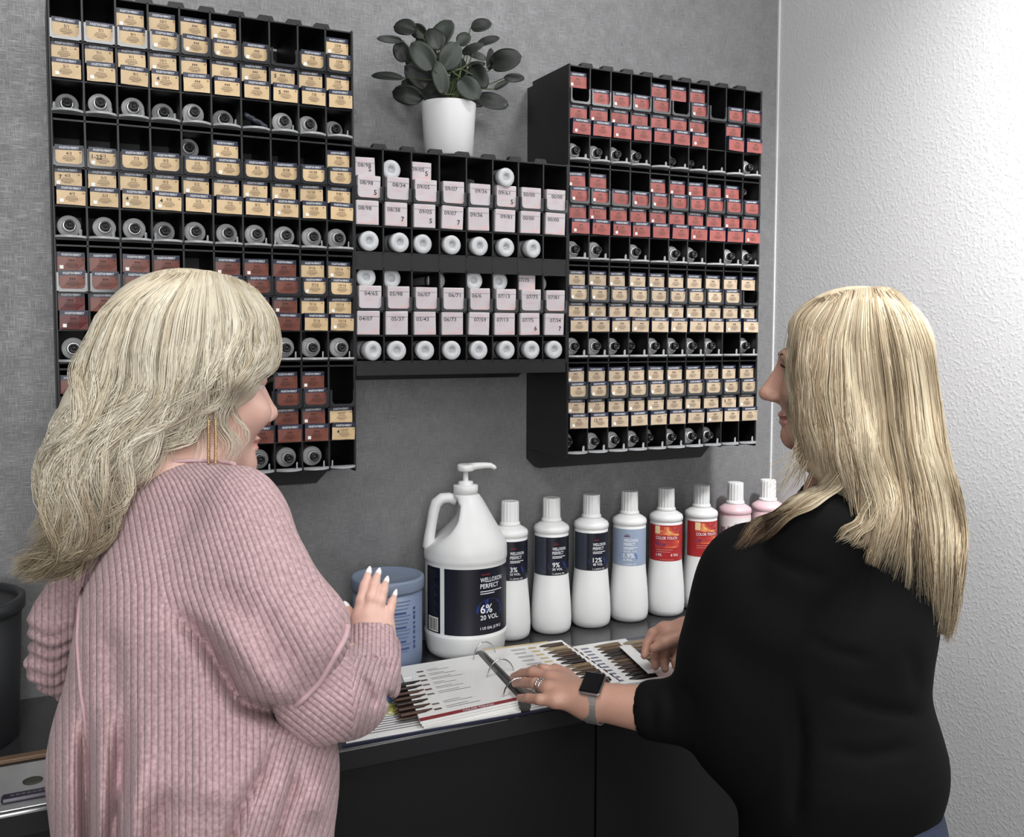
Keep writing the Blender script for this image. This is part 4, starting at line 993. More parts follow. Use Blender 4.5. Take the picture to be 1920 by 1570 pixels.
def head_sdf(c, R, s=0.95, smile=0.0, nose=1.0):
    c = V(c); sym = lambda fs: fs
    E = []
    cran = ell((0, -0.018, 0.036), (0.074, 0.093, 0.088)); face = ell((0, 0.022, -0.030), (0.060, 0.070, 0.082))
    chin = rcone((-0.010, 0.070, -0.098), (0.010, 0.070, -0.098), 0.019, 0.019); jaw1 = rcone((0.052, -0.004, -0.055), (0.014, 0.062, -0.096), 0.018, 0.016); jaw2 = rcone((-0.052, -0.004, -0.055), (-0.014, 0.062, -0.096), 0.018, 0.016)
    ck = [ell((sx*0.036, 0.066, -0.026-0.004*smile), (0.026, 0.024, 0.022)) for sx in (-1, 1)]
    brow = rcone((-0.030, 0.083, 0.026), (0.030, 0.083, 0.026), 0.011, 0.011)
    n1 = rcone((0, 0.088, 0.014), (0, 0.112*nose, -0.030), 0.0065, 0.0095); n3 = rcone((0, 0.078, 0.012), (0, 0.094, -0.034), 0.0095, 0.0135); n2 = ell((0, 0.112*nose, -0.034), (0.011, 0.011, 0.0095)); wing = [ell((sx*0.0105, 0.102, -0.0385), (0.0075, 0.010, 0.0072)) for sx in (-1, 1)]
    nost = [ell((sx*0.0062, 0.1065, -0.0475), (0.0028, 0.0052, 0.0040)) for sx in (-1, 1)]
    lipu = ell((0, 0.0868, -0.0655), (0.023+0.004*smile, 0.0078, 0.0052)); lipl = ell((0, 0.0850, -0.0765), (0.020+0.003*smile, 0.0078, 0.0058))
    mouth = rcone((-0.024, 0.088, -0.0708+0.005*smile), (0.024, 0.088, -0.0708+0.005*smile), 0.0018, 0.0018); mouthc = rcone((-0.012, 0.097, -0.0712), (0.012, 0.097, -0.0712), 0.0016, 0.0016)
    sock = [ell((sx*0.031, 0.094, 0.006), (0.017, 0.014, 0.0105)) for sx in (-1, 1)]; ball = [ell((sx*0.031, 0.0735, 0.006), (0.0125, 0.0125, 0.0125)) for sx in (-1, 1)]
    lid = [ell((sx*0.031, 0.0745, 0.0095), (0.0135, 0.0130, 0.0095)) for sx in (-1, 1)]
    ears = [ell((sx*0.074, -0.008, -0.006), (0.010, 0.018, 0.030)) for sx in (-1, 1)]
    def f(P):
        q = ((P-c)@R.T)/s
        d = smin(cran(q), face(q), 0.03); d = smin(d, jaw1(q), 0.02); d = smin(d, jaw2(q), 0.02); d = smin(d, chin(q), 0.016)
        for g in ck: d = smin(d, g(q), 0.018)
        d = smin(d, brow(q), 0.012)
        for g in sock: d = smax(d, -g(q), 0.010)
        for g in lid: d = smin(d, g(q), 0.003)
        d = smin(d, n3(q), 0.010); d = smin(d, n1(q), 0.012); d = smin(d, n2(q), 0.007)
        for g in wing: d = smin(d, g(q), 0.005)
        for g in nost: d = smax(d, -g(q), 0.002)
        d = smin(d, lipu(q), 0.005); d = smin(d, lipl(q), 0.005); d = smax(d, -mouth(q), 0.003); d = smax(d, -mouthc(q), 0.003)
        for g in ears: d = smin(d, g(q), 0.006)
        return d*s
    return f
def head_mats(v, q, c, R, s, n_face):
    """lip faces get the second material"""
    cen = v[q].mean(1); L_ = ((cen-V(c))@R.T)/s
    lip = ((L_[:, 0]/0.026)**2+((L_[:, 2]+0.0712)/0.0125)**2 < 1) & (L_[:, 1] > 0.080)
    return lip.astype(int)
def skin_mat(name, rgb):
    ma = mat(name, rgb, 0.45, noise=0.06, nscale=35, bump=0.10, bscale=700, sss=0.12); return ma
def eye_parts(par, c, R, s, iris=(70, 90, 110)):
    EW = mat('eye_white', (222, 218, 214), 0.15); IR = mat('iris_%d' % iris[0], iris, 0.15); LASH = mat('dark_lashes', (26, 20, 18), 0.5)
    for sx in (-1, 1):
        o = V(c)+s*np.array([sx*0.031, 0.0715, 0.0045])@R; mb = MB()
        mb.lathe([(0.0001, -0.0118*s), (0.006*s, -0.0102*s), (0.0102*s, -0.006*s), (0.0118*s, 0), (0.0102*s, 0.006*s), (0.0062*s, 0.0101*s)], 20, 0); mb.lathe([(0.0062*s, 0.0101*s), (0.0030*s, 0.0116*s), (0.0001, 0.0119*s)], 20, 1)
        M_ = np.array([R[0], R[2], R[1]])
        mb.v = [tuple(o+np.array(p)@M_) for p in mb.v]; mb.build('eye', [EW, IR], par)
        ls = MB()
        for k in range(14):
            a = (k/13-0.5)*2*0.010; b0 = np.array([sx*0.031+a, 0.0862-abs(a)*0.45, 0.0075-abs(a)*0.12]); b1 = b0+np.array([a*0.35, 0.0065, 0.0035]); b2 = b0+np.array([a*0.5, 0.0085, 0.0075])
            ls.tube([V(c)+s*b@R for b in (b0, b1, b2)], [0.0005, 0.0004, 0.0001], 3)
        ls.build('eyelashes', LASH, par)
        br = MB()
        for k in range(46):
            a = -0.016+0.034*k/45; b0 = np.array([sx*(0.030+a), 0.0945-0.55*abs(a)-(0.004 if a > 0.008 else 0), 0.0235+0.004*math.sin((k/45)*2.4)+random.uniform(-.0018, .0018)]); b1 = b0+np.array([sx*0.005, -0.0005, 0.0022])
            br.tube([V(c)+s*b@R for b in (b0, b1)], [0.0006, 0.0002], 3)
        br.build('eyebrow', mat('brown_brow_hair', (112, 88, 66), 0.6), par)

# hair: thin tapered tubes that follow guide lines laid over the head and shoulders
def resample(g, K):
    g = np.array(g, float); d = np.r_[0, np.cumsum(np.linalg.norm(np.diff(g, axis=0), axis=1))]; d /= d[-1]
    t = np.linspace(0, 1, K)
    # Catmull-like smoothing through dense linear + box filter
    tt = np.linspace(0, 1, 8*K); x = np.stack([np.interp(tt, d, g[:, i]) for i in range(g.shape[1])], 1)
    w_ = max(3, 8*K//len(g)//1); ker = np.hanning(w_+2)[1:-1]; ker /= ker.sum(); pad = w_//2
    xp = np.concatenate([2*x[0]-x[1:pad+1][::-1], x, 2*x[-1]-x[-pad-1:-1][::-1]])
    y = np.stack([np.convolve(xp[:, i], ker, 'valid') for i in range(x.shape[1])], 1)
    y = y[:len(tt)] if len(y) >= len(tt) else np.concatenate([y, x[len(y):]])
    return np.stack([np.interp(t, tt, y[:, i]) for i in range(x.shape[1])], 1)
def march(px, py, f, d0, d1, steps=36, off=0.0):
    """depth at which the line of sight of each photo position first meets f=off, else where it passes closest"""
    D = np.full(px.shape, d0); best = np.full(px.shape, 1e9); bd = D.copy(); hit = np.zeros(px.shape, bool)
    dirs = (px-CX_PX)[:, None]/F_PX*AX[0]+(CY_PX-py)[:, None]/F_PX*AX[1]+AX[2]; ln_ = np.linalg.norm(dirs, axis=1)
    for _ in range(steps):
        d = f(CAM+D[:, None]*dirs)-off
        u = (d < best) & ~hit; best = np.where(u, d, best); bd = np.where(u, D, bd)
        hit |= d < 0.0006
        D = np.where(hit, D, np.minimum(D+np.maximum(d, 0.002)*0.85/ln_, d1))
    return np.where(hit, D, bd), best
def strands(lines, depth_f, d0, d1, lift, rad, name_seed, smooth_d=5):
    """lines: (N,K,2) in photo units -> (N,K,3) world"""
    N_, K, _ = lines.shape
    g = 5.0; x0, y0 = lines[:, :, 0].min()-g, lines[:, :, 1].min()-g      # depth of the head and shoulders on a grid, then read off for each strand
    nx, ny = int((lines[:, :, 0].max()+2*g-x0)/g)+2, int((lines[:, :, 1].max()+2*g-y0)/g)+2
    gx, gy = np.meshgrid(x0+g*np.arange(nx), y0+g*np.arange(ny)); Dg, _ = march(gx.ravel(), gy.ravel(), depth_f, d0, d1); Dg = Dg.reshape(ny, nx)
    fx, fy = (lines[:, :, 0]-x0)/g, (lines[:, :, 1]-y0)/g; ix, iy = fx.astype(int), fy.astype(int); fx -= ix; fy -= iy
    D = (Dg[iy, ix]*(1-fx)+Dg[iy, ix+1]*fx)*(1-fy)+(Dg[iy+1, ix]*(1-fx)+Dg[iy+1, ix+1]*fx)*fy
    ker = np.hanning(smooth_d+2)[1:-1]; ker /= ker.sum(); p = smooth_d//2
    Dp = np.concatenate([np.repeat(D[:, :1], p, 1), D, np.repeat(D[:, -1:], p, 1)], 1)
    Ds = sum(ker[i]*Dp[:, i:i+K] for i in range(smooth_d))
    Ds = np.minimum(Ds, D+0.004)-lift
    px, py = lines[:, :, 0], lines[:, :, 1]
    return CAM+Ds[:, :, None]*((px-CX_PX)[:, :, None]/F_PX*AX[0]+(CY_PX-py)[:, :, None]/F_PX*AX[1]+AX[2])
def tubes_np(S, rad, tone, tip=None, sides=3):
    """S (N,K,3), rad (N,K) -> quads mesh arrays with per-vertex tone and length"""
    N_, K, _ = S.shape
    T = np.gradient(S, axis=1); T /= np.linalg.norm(T, axis=2, keepdims=True)+1e-9
    ref = np.tile(-AX[2], (N_, K, 1)); U = np.cross(T, ref); U /= np.linalg.norm(U, axis=2, keepdims=True)+1e-9; Vv = np.cross(T, U)
    ang = np.arange(sides)*2*np.pi/sides+0.5
    ring = S[:, :, None, :]+rad[:, :, None, None]*(np.cos(ang)[None, None, :, None]*U[:, :, None, :]+np.sin(ang)[None, None, :, None]*Vv[:, :, None, :])
    v = ring.reshape(-1, 3)
    base = (np.arange(N_)[:, None, None]*K*sides+np.arange(K-1)[None, :, None]*sides); j = np.arange(sides)[None, None, :]; j2 = (j+1) % sides
    q = np.stack([base+j, base+j2, base+sides+j2, base+sides+j], -1).reshape(-1, 4)
    tn = np.repeat(tone.reshape(N_, 1, 1), K, 1).repeat(sides, 2).ravel() if tone.ndim == 1 else np.repeat(tone[:, :, None], sides, 2).ravel()
    ls = np.tile(np.linspace(0, 1, K)[None, :, None], (N_, 1, sides)).ravel()
    return v, q, tn, ls
def hair_mat(name, light, dark, root, rough=0.46):
    ma = bpy.data.materials.new(name); ma.use_nodes = True; N = ma.node_tree.nodes; L = ma.node_tree.links; b = N['Principled BSDF']
    a = N.new('ShaderNodeAttribute'); a.attribute_name = 'tone'; cr = N.new('ShaderNodeValToRGB'); e = cr.color_ramp.elements
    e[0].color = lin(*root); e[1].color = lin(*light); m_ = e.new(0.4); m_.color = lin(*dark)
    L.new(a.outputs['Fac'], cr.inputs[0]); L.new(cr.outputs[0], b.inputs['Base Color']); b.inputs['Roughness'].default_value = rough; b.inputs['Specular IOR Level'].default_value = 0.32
    b.inputs['Sheen Weight'].default_value = 0.0
    return ma
def spread(guides, n, K, wave, jit, seed, shorten=0.25, cluster=60, freq=2.6, lockw=9, phase=2.0, calm=-9.0):
    """strands between neighbouring guides, gathered into locks, with waves growing along the length"""
    rng = np.random.default_rng(seed); G = np.stack([resample(g, K) for g in guides]); m_ = len(guides)
    u = rng.random(n)*(m_-1)
    lc = np.sort(rng.random(cluster))*(m_-1)                      # lock centres
    near = np.argmin(np.abs(u[:, None]-lc[None]), 1); pull = rng.uniform(0.35, 0.85, n)
    i = np.clip(u.astype(int), 0, m_-2); fr = u-i
    u2 = u+(lc[near]-u)*pull; i2 = np.clip(u2.astype(int), 0, m_-2); f2 = u2-i2
    t = np.linspace(0, 1, K)
    A = G[i]*(1-fr)[:, None, None]+G[i+1]*fr[:, None, None]; B = G[i2]*(1-f2)[:, None, None]+G[i2+1]*f2[:, None, None]
    w_ = (t**0.8)[None, :, None]; X = A*(1-w_)+B*w_
    # shorter strands
    end = 1-shorten*rng.random(n)**1.5
    tt = t[None]*end[:, None]; k0 = np.clip((tt*(K-1)).astype(int), 0, K-2); ff = tt*(K-1)-k0
    X = np.take_along_axis(X, k0[:, :, None].repeat(2, 2), 1)*(1-ff)[:, :, None]+np.take_along_axis(X, (k0+1)[:, :, None].repeat(2, 2), 1)*ff[:, :, None]
    d = np.gradient(X, axis=1); d /= np.linalg.norm(d, axis=2, keepdims=True)+1e-9; nrm = np.stack([-d[:, :, 1], d[:, :, 0]], -1)
    ph = (phase*np.sin(lc*1.1)+rng.normal(0, 0.7, cluster))[near]+rng.normal(0, 0.2, n); fq = rng.uniform(0.88, 1.14, cluster)[near]; am = rng.uniform(0.6, 1.3, cluster)[near]*np.clip((u-calm)/2.0, 0.15, 1)
    wv = wave*am[:, None]*np.clip((t[None]-0.28)/0.35, 0, 1)*np.sin(2*np.pi*fq[:, None]*t[None]*freq*end[:, None]+ph[:, None])
    off = rng.normal(0, jit, n)[:, None]*(0.4+0.6*t[None])+rng.normal(0, lockw*0.25, (n, 1))*t[None]*0.6
    X = X+nrm*(wv+off)[:, :, None]
    # normalised offset inside the lock, for lift and tone
    return X, near, u
# ------------------------------------------------------------------ woman in the pink sweater
def off(p, R, r=0, f=0, u=0): return V(p)+R[0]*r+R[1]*f+R[2]*u
HR1 = body_axes(0.71, 0.70, -0.07); HC1 = W(354, 722, 1.12); HS1 = 0.95
BR1 = body_axes(0.70, 0.71)
head1 = head_sdf(HC1, HR1, HS1, smile=1.0)
neck_b1 = W(335, 915, 1.085)
neck1 = chain([off(HC1, HR1, 0, -0.015, -0.045), (off(HC1, HR1, 0, -0.022, -0.10)+neck_b1)/2, neck_b1], [0.050, 0.050, 0.060])
sh1 = W(330, 985, 1.06); shL1 = off(sh1, BR1, -0.125, 0, 0.0); shR1 = off(sh1, BR1, 0.125, 0.0, 0.0)
t_mid1 = W(360, 1180, 1.035); t_low1 = W(362, 1420, 1.02); t_hip1 = W(362, 1640, 1.02)
elb1 = W(622, 1300, 0.965); wri1 = W(699, 1205, 1.10)
def skin_upper1(P):
    d = smin(head1(P), neck1(P), 0.022)
    d = smin(d, ecap(sh1+V((0, 0, -0.01)), t_mid1, 0.045, 0.060, BR1[0], 1.4, 1.3)(P), 0.03)
    return d
# right hand, held upright
def hand_from(palm, fingers, thumb, wrist, fore, wr=0.023, fr=0.036, k=0.007):
    fs = [rcone(wrist, fore, wr, fr)]
    pal = [rcone(wrist, p, 0.017, r) for p, r in palm]
    def f(P):
        d = union(P, pal, 0.016); d = smin(d, fs[0](P), 0.02)
        fing = None
        for pts, rr in fingers+[thumb]:
            g = chain(pts, rr, 0.003)(P); fing = g if fing is None else np.minimum(fing, g)
        return smin(d, fing, k)
    return f
def wl(pts): return [W(*p) for p in pts]
fing1 = [(wl([(674, 1160, 1.102), (678, 1126, 1.104), (684, 1099, 1.112), (689, 1080, 1.120)]), [0.0072, 0.0066, 0.0059, 0.0046]),
         (wl([(690, 1155, 1.100), (696, 1121, 1.102), (702, 1097, 1.111), (707, 1081, 1.120)]), [0.0074, 0.0067, 0.0060, 0.0046]),
         (wl([(706, 1158, 1.101), (712, 1129, 1.103), (718, 1108, 1.111), (722, 1096, 1.118)]), [0.0070, 0.0063, 0.0056, 0.0044]),
         (wl([(722, 1168, 1.104), (730, 1146, 1.106), (735, 1130, 1.112), (738, 1121, 1.117)]), [0.0060, 0.0055, 0.0049, 0.0039])]
thumb1 = (wl([(672, 1190, 1.115), (662, 1166, 1.125), (652, 1146, 1.128)]), [0.0125, 0.0090, 0.0065])
palm1 = [(fing1[0][0][0], 0.0088), (fing1[1][0][0], 0.0092), (fing1[2][0][0], 0.0088), (fing1[3][0][0], 0.0078)]
hand1 = hand_from(palm1, fing1, thumb1, W(699, 1200, 1.10), W(692, 1262, 1.065), 0.0185, 0.0185)
# left hand, clasped behind the right one
wri1b = W(700, 1206, 1.138)
bk = lambda p, t: CAM+(p-CAM)*(1.018+0.003*t)-AX[1]*0.006
fing1b = [([bk(p, i) for i, p in enumerate(pts)], [r*0.9 for r in rr]) for pts, rr in fing1]; thumb1b = ([bk(p, 0) for p in thumb1[0]], [r*0.9 for r in thumb1[1]])
palm1b = [(f_[0][0], r) for f_, r in zip(fing1b, (0.0088, 0.0092, 0.0088, 0.0078))]
hand1b = hand_from(palm1b, fing1b, thumb1b, wri1b, W(690, 1275, 1.150), 0.0185, 0.0195)

folds1 = [([(300, 1120), (385, 1205), (432, 1288), (455, 1320), (505, 1334), (555, 1350), (610, 1375)], 17, 0.046), ([(475, 1130), (520, 1200), (560, 1250)], 22, 0.006),
          ([(158, 1300), (162, 1430), (165, 1700)], 15, 0.030), ([(238, 1290), (228, 1430), (200, 1700)], 19, 0.036), ([(330, 1470), (300, 1540), (295, 1620)], 22, 0.020), ([(520, 1370), (500, 1440), (450, 1520), (420, 1620)], 11, 0.020),
          ([(555, 1400), (552, 1470), (520, 1560), (500, 1620)], 10, 0.016), ([(200, 1160), (215, 1250), (212, 1330)], 22, 0.010), ([(400, 1090), (470, 1160)], 24, 0.006)]
bulge1 = [([(198, 1440), (190, 1620)], 17, 0.010), ([(275, 1380), (255, 1500), (250, 1620)], 20, 0.012), ([(350, 1290), (400, 1420), (380, 1530)], 45, 0.012), ([(390, 1130), (470, 1245), (520, 1300), (560, 1320)], 26, 0.012), ([(600, 1440), (590, 1540)], 22, 0.008)]
torso1 = [ecap(sh1+V((0, 0, -0.005)), t_mid1, 0.058, 0.106, BR1[0], 1.65, 1.42), ecap(t_mid1, t_low1, 0.106, 0.128, BR1[0], 1.42, 1.36), ecap(t_low1, t_hip1, 0.128, 0.130, BR1[0], 1.36, 1.36)]
trap1 = rcone(W(290, 918, 1.09), W(450, 938, 1.00), 0.030, 0.036)
arm1 = [rcone(W(466, 985, 0.985), W(498, 1095, 0.948), 0.044, 0.044), rcone(W(498, 1095, 0.948), W(553, 1186, 0.935), 0.044, 0.049), rcone(W(553, 1186, 0.935), W(537, 1252, 0.938), 0.049, 0.043)]
web1 = chain([W(410, 1070, 0.968), W(455, 1180, 0.938), W(495, 1255, 0.934)], [0.040, 0.042, 0.038], 0.01)
armL1 = [rcone(shL1, W(112, 1160, 1.13), 0.045, 0.030), rcone(W(112, 1160, 1.13), W(92, 1245, 1.15), 0.027, 0.022), rcone(W(92, 1245, 1.15), W(110, 1285, 1.18), 0.021, 0.018)]
elbL1 = off(t_mid1, BR1, -0.06, 0.10, -0.05)
neckhole1 = rcone(W(345, 800, 1.11), W(345, 868, 1.095), 0.075, 0.055)
def upper1(P):
    d = union(P, torso1, 0.03); d = smin(d, trap1(P), 0.04)
    a = union(P, arm1, 0.02); a = smin(a, web1(P), 0.03)
    d = smin(d, a, 0.018)
    lf = union(P, armL1, 0.02); z = P[:, 2]; lf = np.minimum(lf, chain([W(110, 1285, 1.18), elbL1, W(692, 1262, 1.145), W(700, 1196, 1.138)], [0.018, 0.044, 0.027, 0.024], 0.01)(P))
    lf = lf-0.0035*np.sin(z*330+np.sin(P[:, 0]*140)*1.4)*np.clip((1.19-z)*25, 0, 1)
    d = smin(d, lf, 0.015)
    d = with_strokes(P, d, folds1, bulge1)
    d = smax(d, -neckhole1(P), 0.008)
    return d*0.75
fore1 = [rcone(W(606, 1300, 0.955), W(648, 1300, 1.000), 0.050, 0.042), rcone(W(648, 1300, 1.000), W(690, 1262, 1.062), 0.042, 0.032), rcone(W(690, 1262, 1.062), W(699, 1182, 1.100), 0.030, 0.0255)]
cuffb1 = rcone(W(728, 1290, 1.125), W(724, 1215, 1.15), 0.015, 0.018)
cuffhole1 = rcone(W(699, 1186, 1.100), W(701, 1150, 1.105), 0.0215, 0.024)
def lower1(P):
    d = union(P, fore1, 0.022); d = smin(d, cuffb1(P), 0.02); px, py = to_px(P)
    for ln_, wd, am in [([(665, 1225), (690, 1240), (712, 1232)], 7, 0.006), ([(682, 1260), (715, 1250), (735, 1262)], 8, 0.005), ([(660, 1245), (690, 1290), (705, 1330)], 9, 0.007), ([(720, 1290), (730, 1320)], 7, 0.006)]: d = d+am*stroke_amount(px, py, ln_, wd)
    return smax(d, -cuffhole1(P), 0.003)*0.85
def hairbase1(P):
    fs = [ell(off(HC1, HR1, 0, -0.006, 0.036), (0.088, 0.104, 0.098), HR1), rcone(W(300, 720, 1.115), W(235, 800, 1.09), 0.078, 0.066), rcone(W(235, 800, 1.09), W(175, 905, 1.06), 0.062, 0.046), rcone(W(175, 905, 1.06), W(135, 1000, 1.05), 0.040, 0.026), rcone(W(135, 1000, 1.05), W(100, 1045, 1.05), 0.022, 0.010),
          rcone(W(395, 640, 1.10), W(420, 730, 1.075), 0.060, 0.030)]
    d = union(P, fs, 0.035)
    cut = ell(off(HC1, HR1, 0, 0.080, -0.050), (0.088, 0.062, 0.085), HR1)(P)       # keep the face clear
    d = smax(d, -cut, 0.02)
    cut2 = union(P, [rcone(W(440, 790, 1.06), W(370, 850, 1.06), 0.036, 0.032)], 0.01)
    return smax(d, -cut2, 0.015)*0.9
def hair_all1(P): return np.minimum(hairbase1(P), np.minimum(skin_upper1(P), union(P, torso1, 0.03)))
# === MESH
SKIN1 = skin_mat('fair_skin', (212, 172, 157)); LIPS = mat('rose_lips', (192, 132, 124), 0.35)
P1 = empty('person', (t_hip1[0], t_hip1[1], 0)); tag(P1, 'woman with wavy platinum hair in a pink ribbed sweater, back to the viewer', 'person')
PINV1 = Matrix.Translation(P1.location).inverted()
def on(par, o): o.parent = par; o.matrix_parent_inverse = Matrix.Translation(par.location).inverted(); return o
hb = HC1
vA, qA = mesh_sdf(skin_upper1, hb+V((-0.15, -0.15, -0.30)), hb+V((0.16, 0.15, 0.15)), 0.0026); vA = smooth_mesh(vA, qA, 1, 0.4)
vB, qB = mesh_sdf(hand1, wri1+V((-0.08, -0.09, -0.10)), wri1+V((0.09, 0.09, 0.10)), 0.0015); vB = smooth_mesh(vB, qB, 2, 0.4)
vE, qE = mesh_sdf(hand1b, wri1b+V((-0.08, -0.09, -0.09)), wri1b+V((0.09, 0.10, 0.11)), 0.0022); vE = smooth_mesh(vE, qE, 2, 0.4)
core1 = lambda P: smin(ecap(sh1+V((0, 0, -0.03)), t_hip1, 0.040, 0.075, BR1[0], 1.3, 1.4)(P), union(P, [chain([W(466, 1000, 0.995), W(560, 1240, 0.975), W(615, 1298, 0.975), wri1], [0.030, 0.030, 0.026, 0.016]), chain([shL1, W(112, 1160, 1.13), off(t_mid1, BR1, -0.06, 0.10, -0.05), wri1b], [0.026, 0.012, 0.020, 0.014])], 0.0), 0.02)
lo = np.minimum.reduce([sh1, t_hip1, elb1, wri1b])-0.25; hi = np.maximum.reduce([sh1, t_hip1, elb1, wri1b])+0.25
vC, qC = mesh_sdf(core1, lo, hi, 0.008)
v, q = join([(vA, qA), (vB, qB), (vE, qE), (vC, qC)]); mi = head_mats(v, q, HC1, HR1, HS1, 0)
on(P1, link('body', np_mesh('body', v, q, [SKIN1, LIPS], mi=mi)))
eye_parts_par = empty('tmp'); bpy.data.objects.remove(eye_parts_par)
class _Par: pass
def eyes_for(P, c, R, s, iris):
    before = set(bpy.data.objects); eye_parts(None, c, R, s, iris)
    for o in set(bpy.data.objects)-before: on(P, o)
eyes_for(P1, HC1, HR1, HS1, (86, 104, 118))
NAIL = mat('white_nail_polish', (238, 236, 234), 0.2)
for pts, rr in fing1+[thumb1]:
    tip, pre = pts[-1], pts[-2]; d = (tip-pre)/np.linalg.norm(tip-pre); s = np.cross(d, -AX[2]); s /= np.linalg.norm(s); nn = np.cross(s, d)
    if nn@AX[2] > 0: nn = -nn
    mb = MB(); vs = []; c0 = tip+nn*rr[-1]*0.60-d*0.003
    for i in range(7):
        t = i/6; wv = rr[-1]*0.86*(1-0.55*max(0, t-0.5)*2*max(0, t-0.5)*2)
        for j in range(5):
            a = (j-2)/2; vs.append(c0+d*0.0150*t+s*wv*a-nn*(0.0022*a*a+0.0012*t))
    mb.add(vs, [(i*5+j, i*5+j+1, (i+1)*5+j+1, (i+1)*5+j) for i in range(6) for j in range(4)], 0, True)
    o = mb.build('fingernail', NAIL); so = o.modifiers.new('thickness', 'SOLIDIFY'); so.thickness = 0.0010; on(P1, o)

# sweater
lo = np.minimum.reduce([sh1, t_hip1, elb1])+V((-0.26, -0.22, -0.05)); hi = np.maximum.reduce([sh1, t_hip1, elb1])+V((0.2, 0.3, 0.12))
vU, qU = mesh_sdf(upper1, lo, hi, 0.0042); vU = smooth_mesh(vU, qU, 3, 0.5)
l0 = np.minimum.reduce([elb1, wri1, W(728, 1290, 1.125)])-0.085; l1 = np.maximum.reduce([elb1, wri1, W(724, 1215, 1.15)])+0.085
vF, qF = mesh_sdf(lower1, l0, l1, 0.0030); vF = smooth_mesh(vF, qF, 2, 0.5)
def corners(v, q):
    """photo positions of every face corner and of its face's middle"""
    px, py = to_px(v); return px[q].ravel(), py[q].ravel(), np.repeat(px[q].mean(1), 4), np.repeat(py[q].mean(1), 4)
def rib_upper(v, q):
    px, py, cx, cy = corners(v, q); xr = np.interp(py, [820, 860, 900, 950, 1050, 1100, 1190, 1260, 1340, 1420], [440, 470, 520, 560, 610, 630, 690, 740, 800, 870])
    u1 = (px-90)/(xr-90)*42; u2 = (px-90)/12.857
    line = np.interp(cx, [0, 300, 385, 432, 455, 505, 555, 700], [1100, 1120, 1205, 1288, 1320, 1334, 1350, 1420])
    u = np.where((cy > line) | ((cx < 300) & (cy > 1100)), u2, u1)
    side = (cx > 515-0.25*(cy-1345)) & (cy > 1345); u = np.where(side, (px+0.30*(py-1345))/11.0, u)
    return u
def rib_lower(v, q):
    px, py, cx, cy = corners(v, q); u = (py-0.80*px)/1.28/11.5
    u = np.where((cx > 655) & (cy < 1232), px/8.5, u); u = np.where((cx > 662) & (cy >= 1232), (px*0.9+py*0.25)/9.0, u)
    return u
def knit():
    ma = bpy.data.materials.new('pink_rib_knit'); ma.use_nodes = True; N = ma.node_tree.nodes; L = ma.node_tree.links; b = N['Principled BSDF']
    b.inputs['Roughness'].default_value = 0.85; b.inputs['Specular IOR Level'].default_value = 0.15; b.inputs['Sheen Weight'].default_value = 0.12; b.inputs['Sheen Roughness'].default_value = 0.5
    at = N.new('ShaderNodeAttribute'); at.attribute_name = 'rib'
    fr = N.new('ShaderNodeMath'); fr.operation = 'FRACT'; L.new(at.outputs['Fac'], fr.inputs[0])
    mr = N.new('ShaderNodeMath'); mr.operation = 'MULTIPLY'; mr.inputs[1].default_value = math.pi; L.new(fr.outputs[0], mr.inputs[0])
    sn = N.new('ShaderNodeMath'); sn.operation = 'SINE'; L.new(mr.outputs[0], sn.inputs[0])
    pw = N.new('ShaderNodeMath'); pw.operation = 'POWER'; pw.inputs[1].default_value = 0.42; L.new(sn.outputs[0], pw.inputs[0])
    tc = N.new('ShaderNodeTexCoord'); nz = N.new('ShaderNodeTexNoise'); nz.inputs['Scale'].default_value = 420; nz.inputs['Detail'].default_value = 3; L.new(tc.outputs['Object'], nz.inputs['Vector'])
    ad = N.new('ShaderNodeMath'); ad.operation = 'MULTIPLY_ADD'; ad.inputs[1].default_value = 0.22; L.new(nz.outputs['Fac'], ad.inputs[0]); L.new(pw.outputs[0], ad.inputs[2])
    bp = N.new('ShaderNodeBump'); bp.inputs['Strength'].default_value = 0.75; bp.inputs['Distance'].default_value = 0.0030; L.new(ad.outputs[0], bp.inputs['Height']); L.new(bp.outputs[0], b.inputs['Normal'])
    n2 = N.new('ShaderNodeTexNoise'); n2.inputs['Scale'].default_value = 260; L.new(tc.outputs['Object'], n2.inputs['Vector'])
    cr = N.new('ShaderNodeValToRGB'); cr.color_ramp.elements[0].color = lin(166, 136, 139); cr.color_ramp.elements[1].color = lin(196, 166, 168); cr.color_ramp.elements[0].position = 0.3; cr.color_ramp.elements[1].position = 0.7
    L.new(n2.outputs['Fac'], cr.inputs[0]); L.new(cr.outputs[0], b.inputs['Base Color'])
    return ma
KNIT = knit()
SW = on(P1, link('sweater', np_mesh('sweater', vU, qU, KNIT, attrs={'rib': rib_upper(vU, qU)})))
on(P1, link('sweater_sleeve', np_mesh('sweater_sleeve', vF, qF, KNIT, attrs={'rib': rib_lower(vF, qF)})))
def on_surface(line, f, d0, d1, K, lift):
    g = resample(line, K); D, _ = march(g[:, 0], g[:, 1], f, d0, d1, 60); return [W(g[i, 0], g[i, 1], D[i]-lift) for i in range(K)]
sm_mat = mat('pink_seam_cord', (190, 158, 161), 0.85)
def up_only(P): return upper1(P)
on(P1, MB().tube(on_surface([(186, 985), (165, 1050), (148, 1130), (144, 1200), (150, 1290), (158, 1345), (163, 1395)], upper1, 0.75, 1.2, 40, 0.0002), 0.0017, 6).build('back_seam', sm_mat))
on(P1, MB().tube(on_surface([(652, 1172), (650, 1192), (632, 1225), (600, 1280), (562, 1318), (532, 1338)], upper1, 0.75, 1.2, 30, 0.001), 0.0030, 6).build('sleeve_seam', sm_mat))
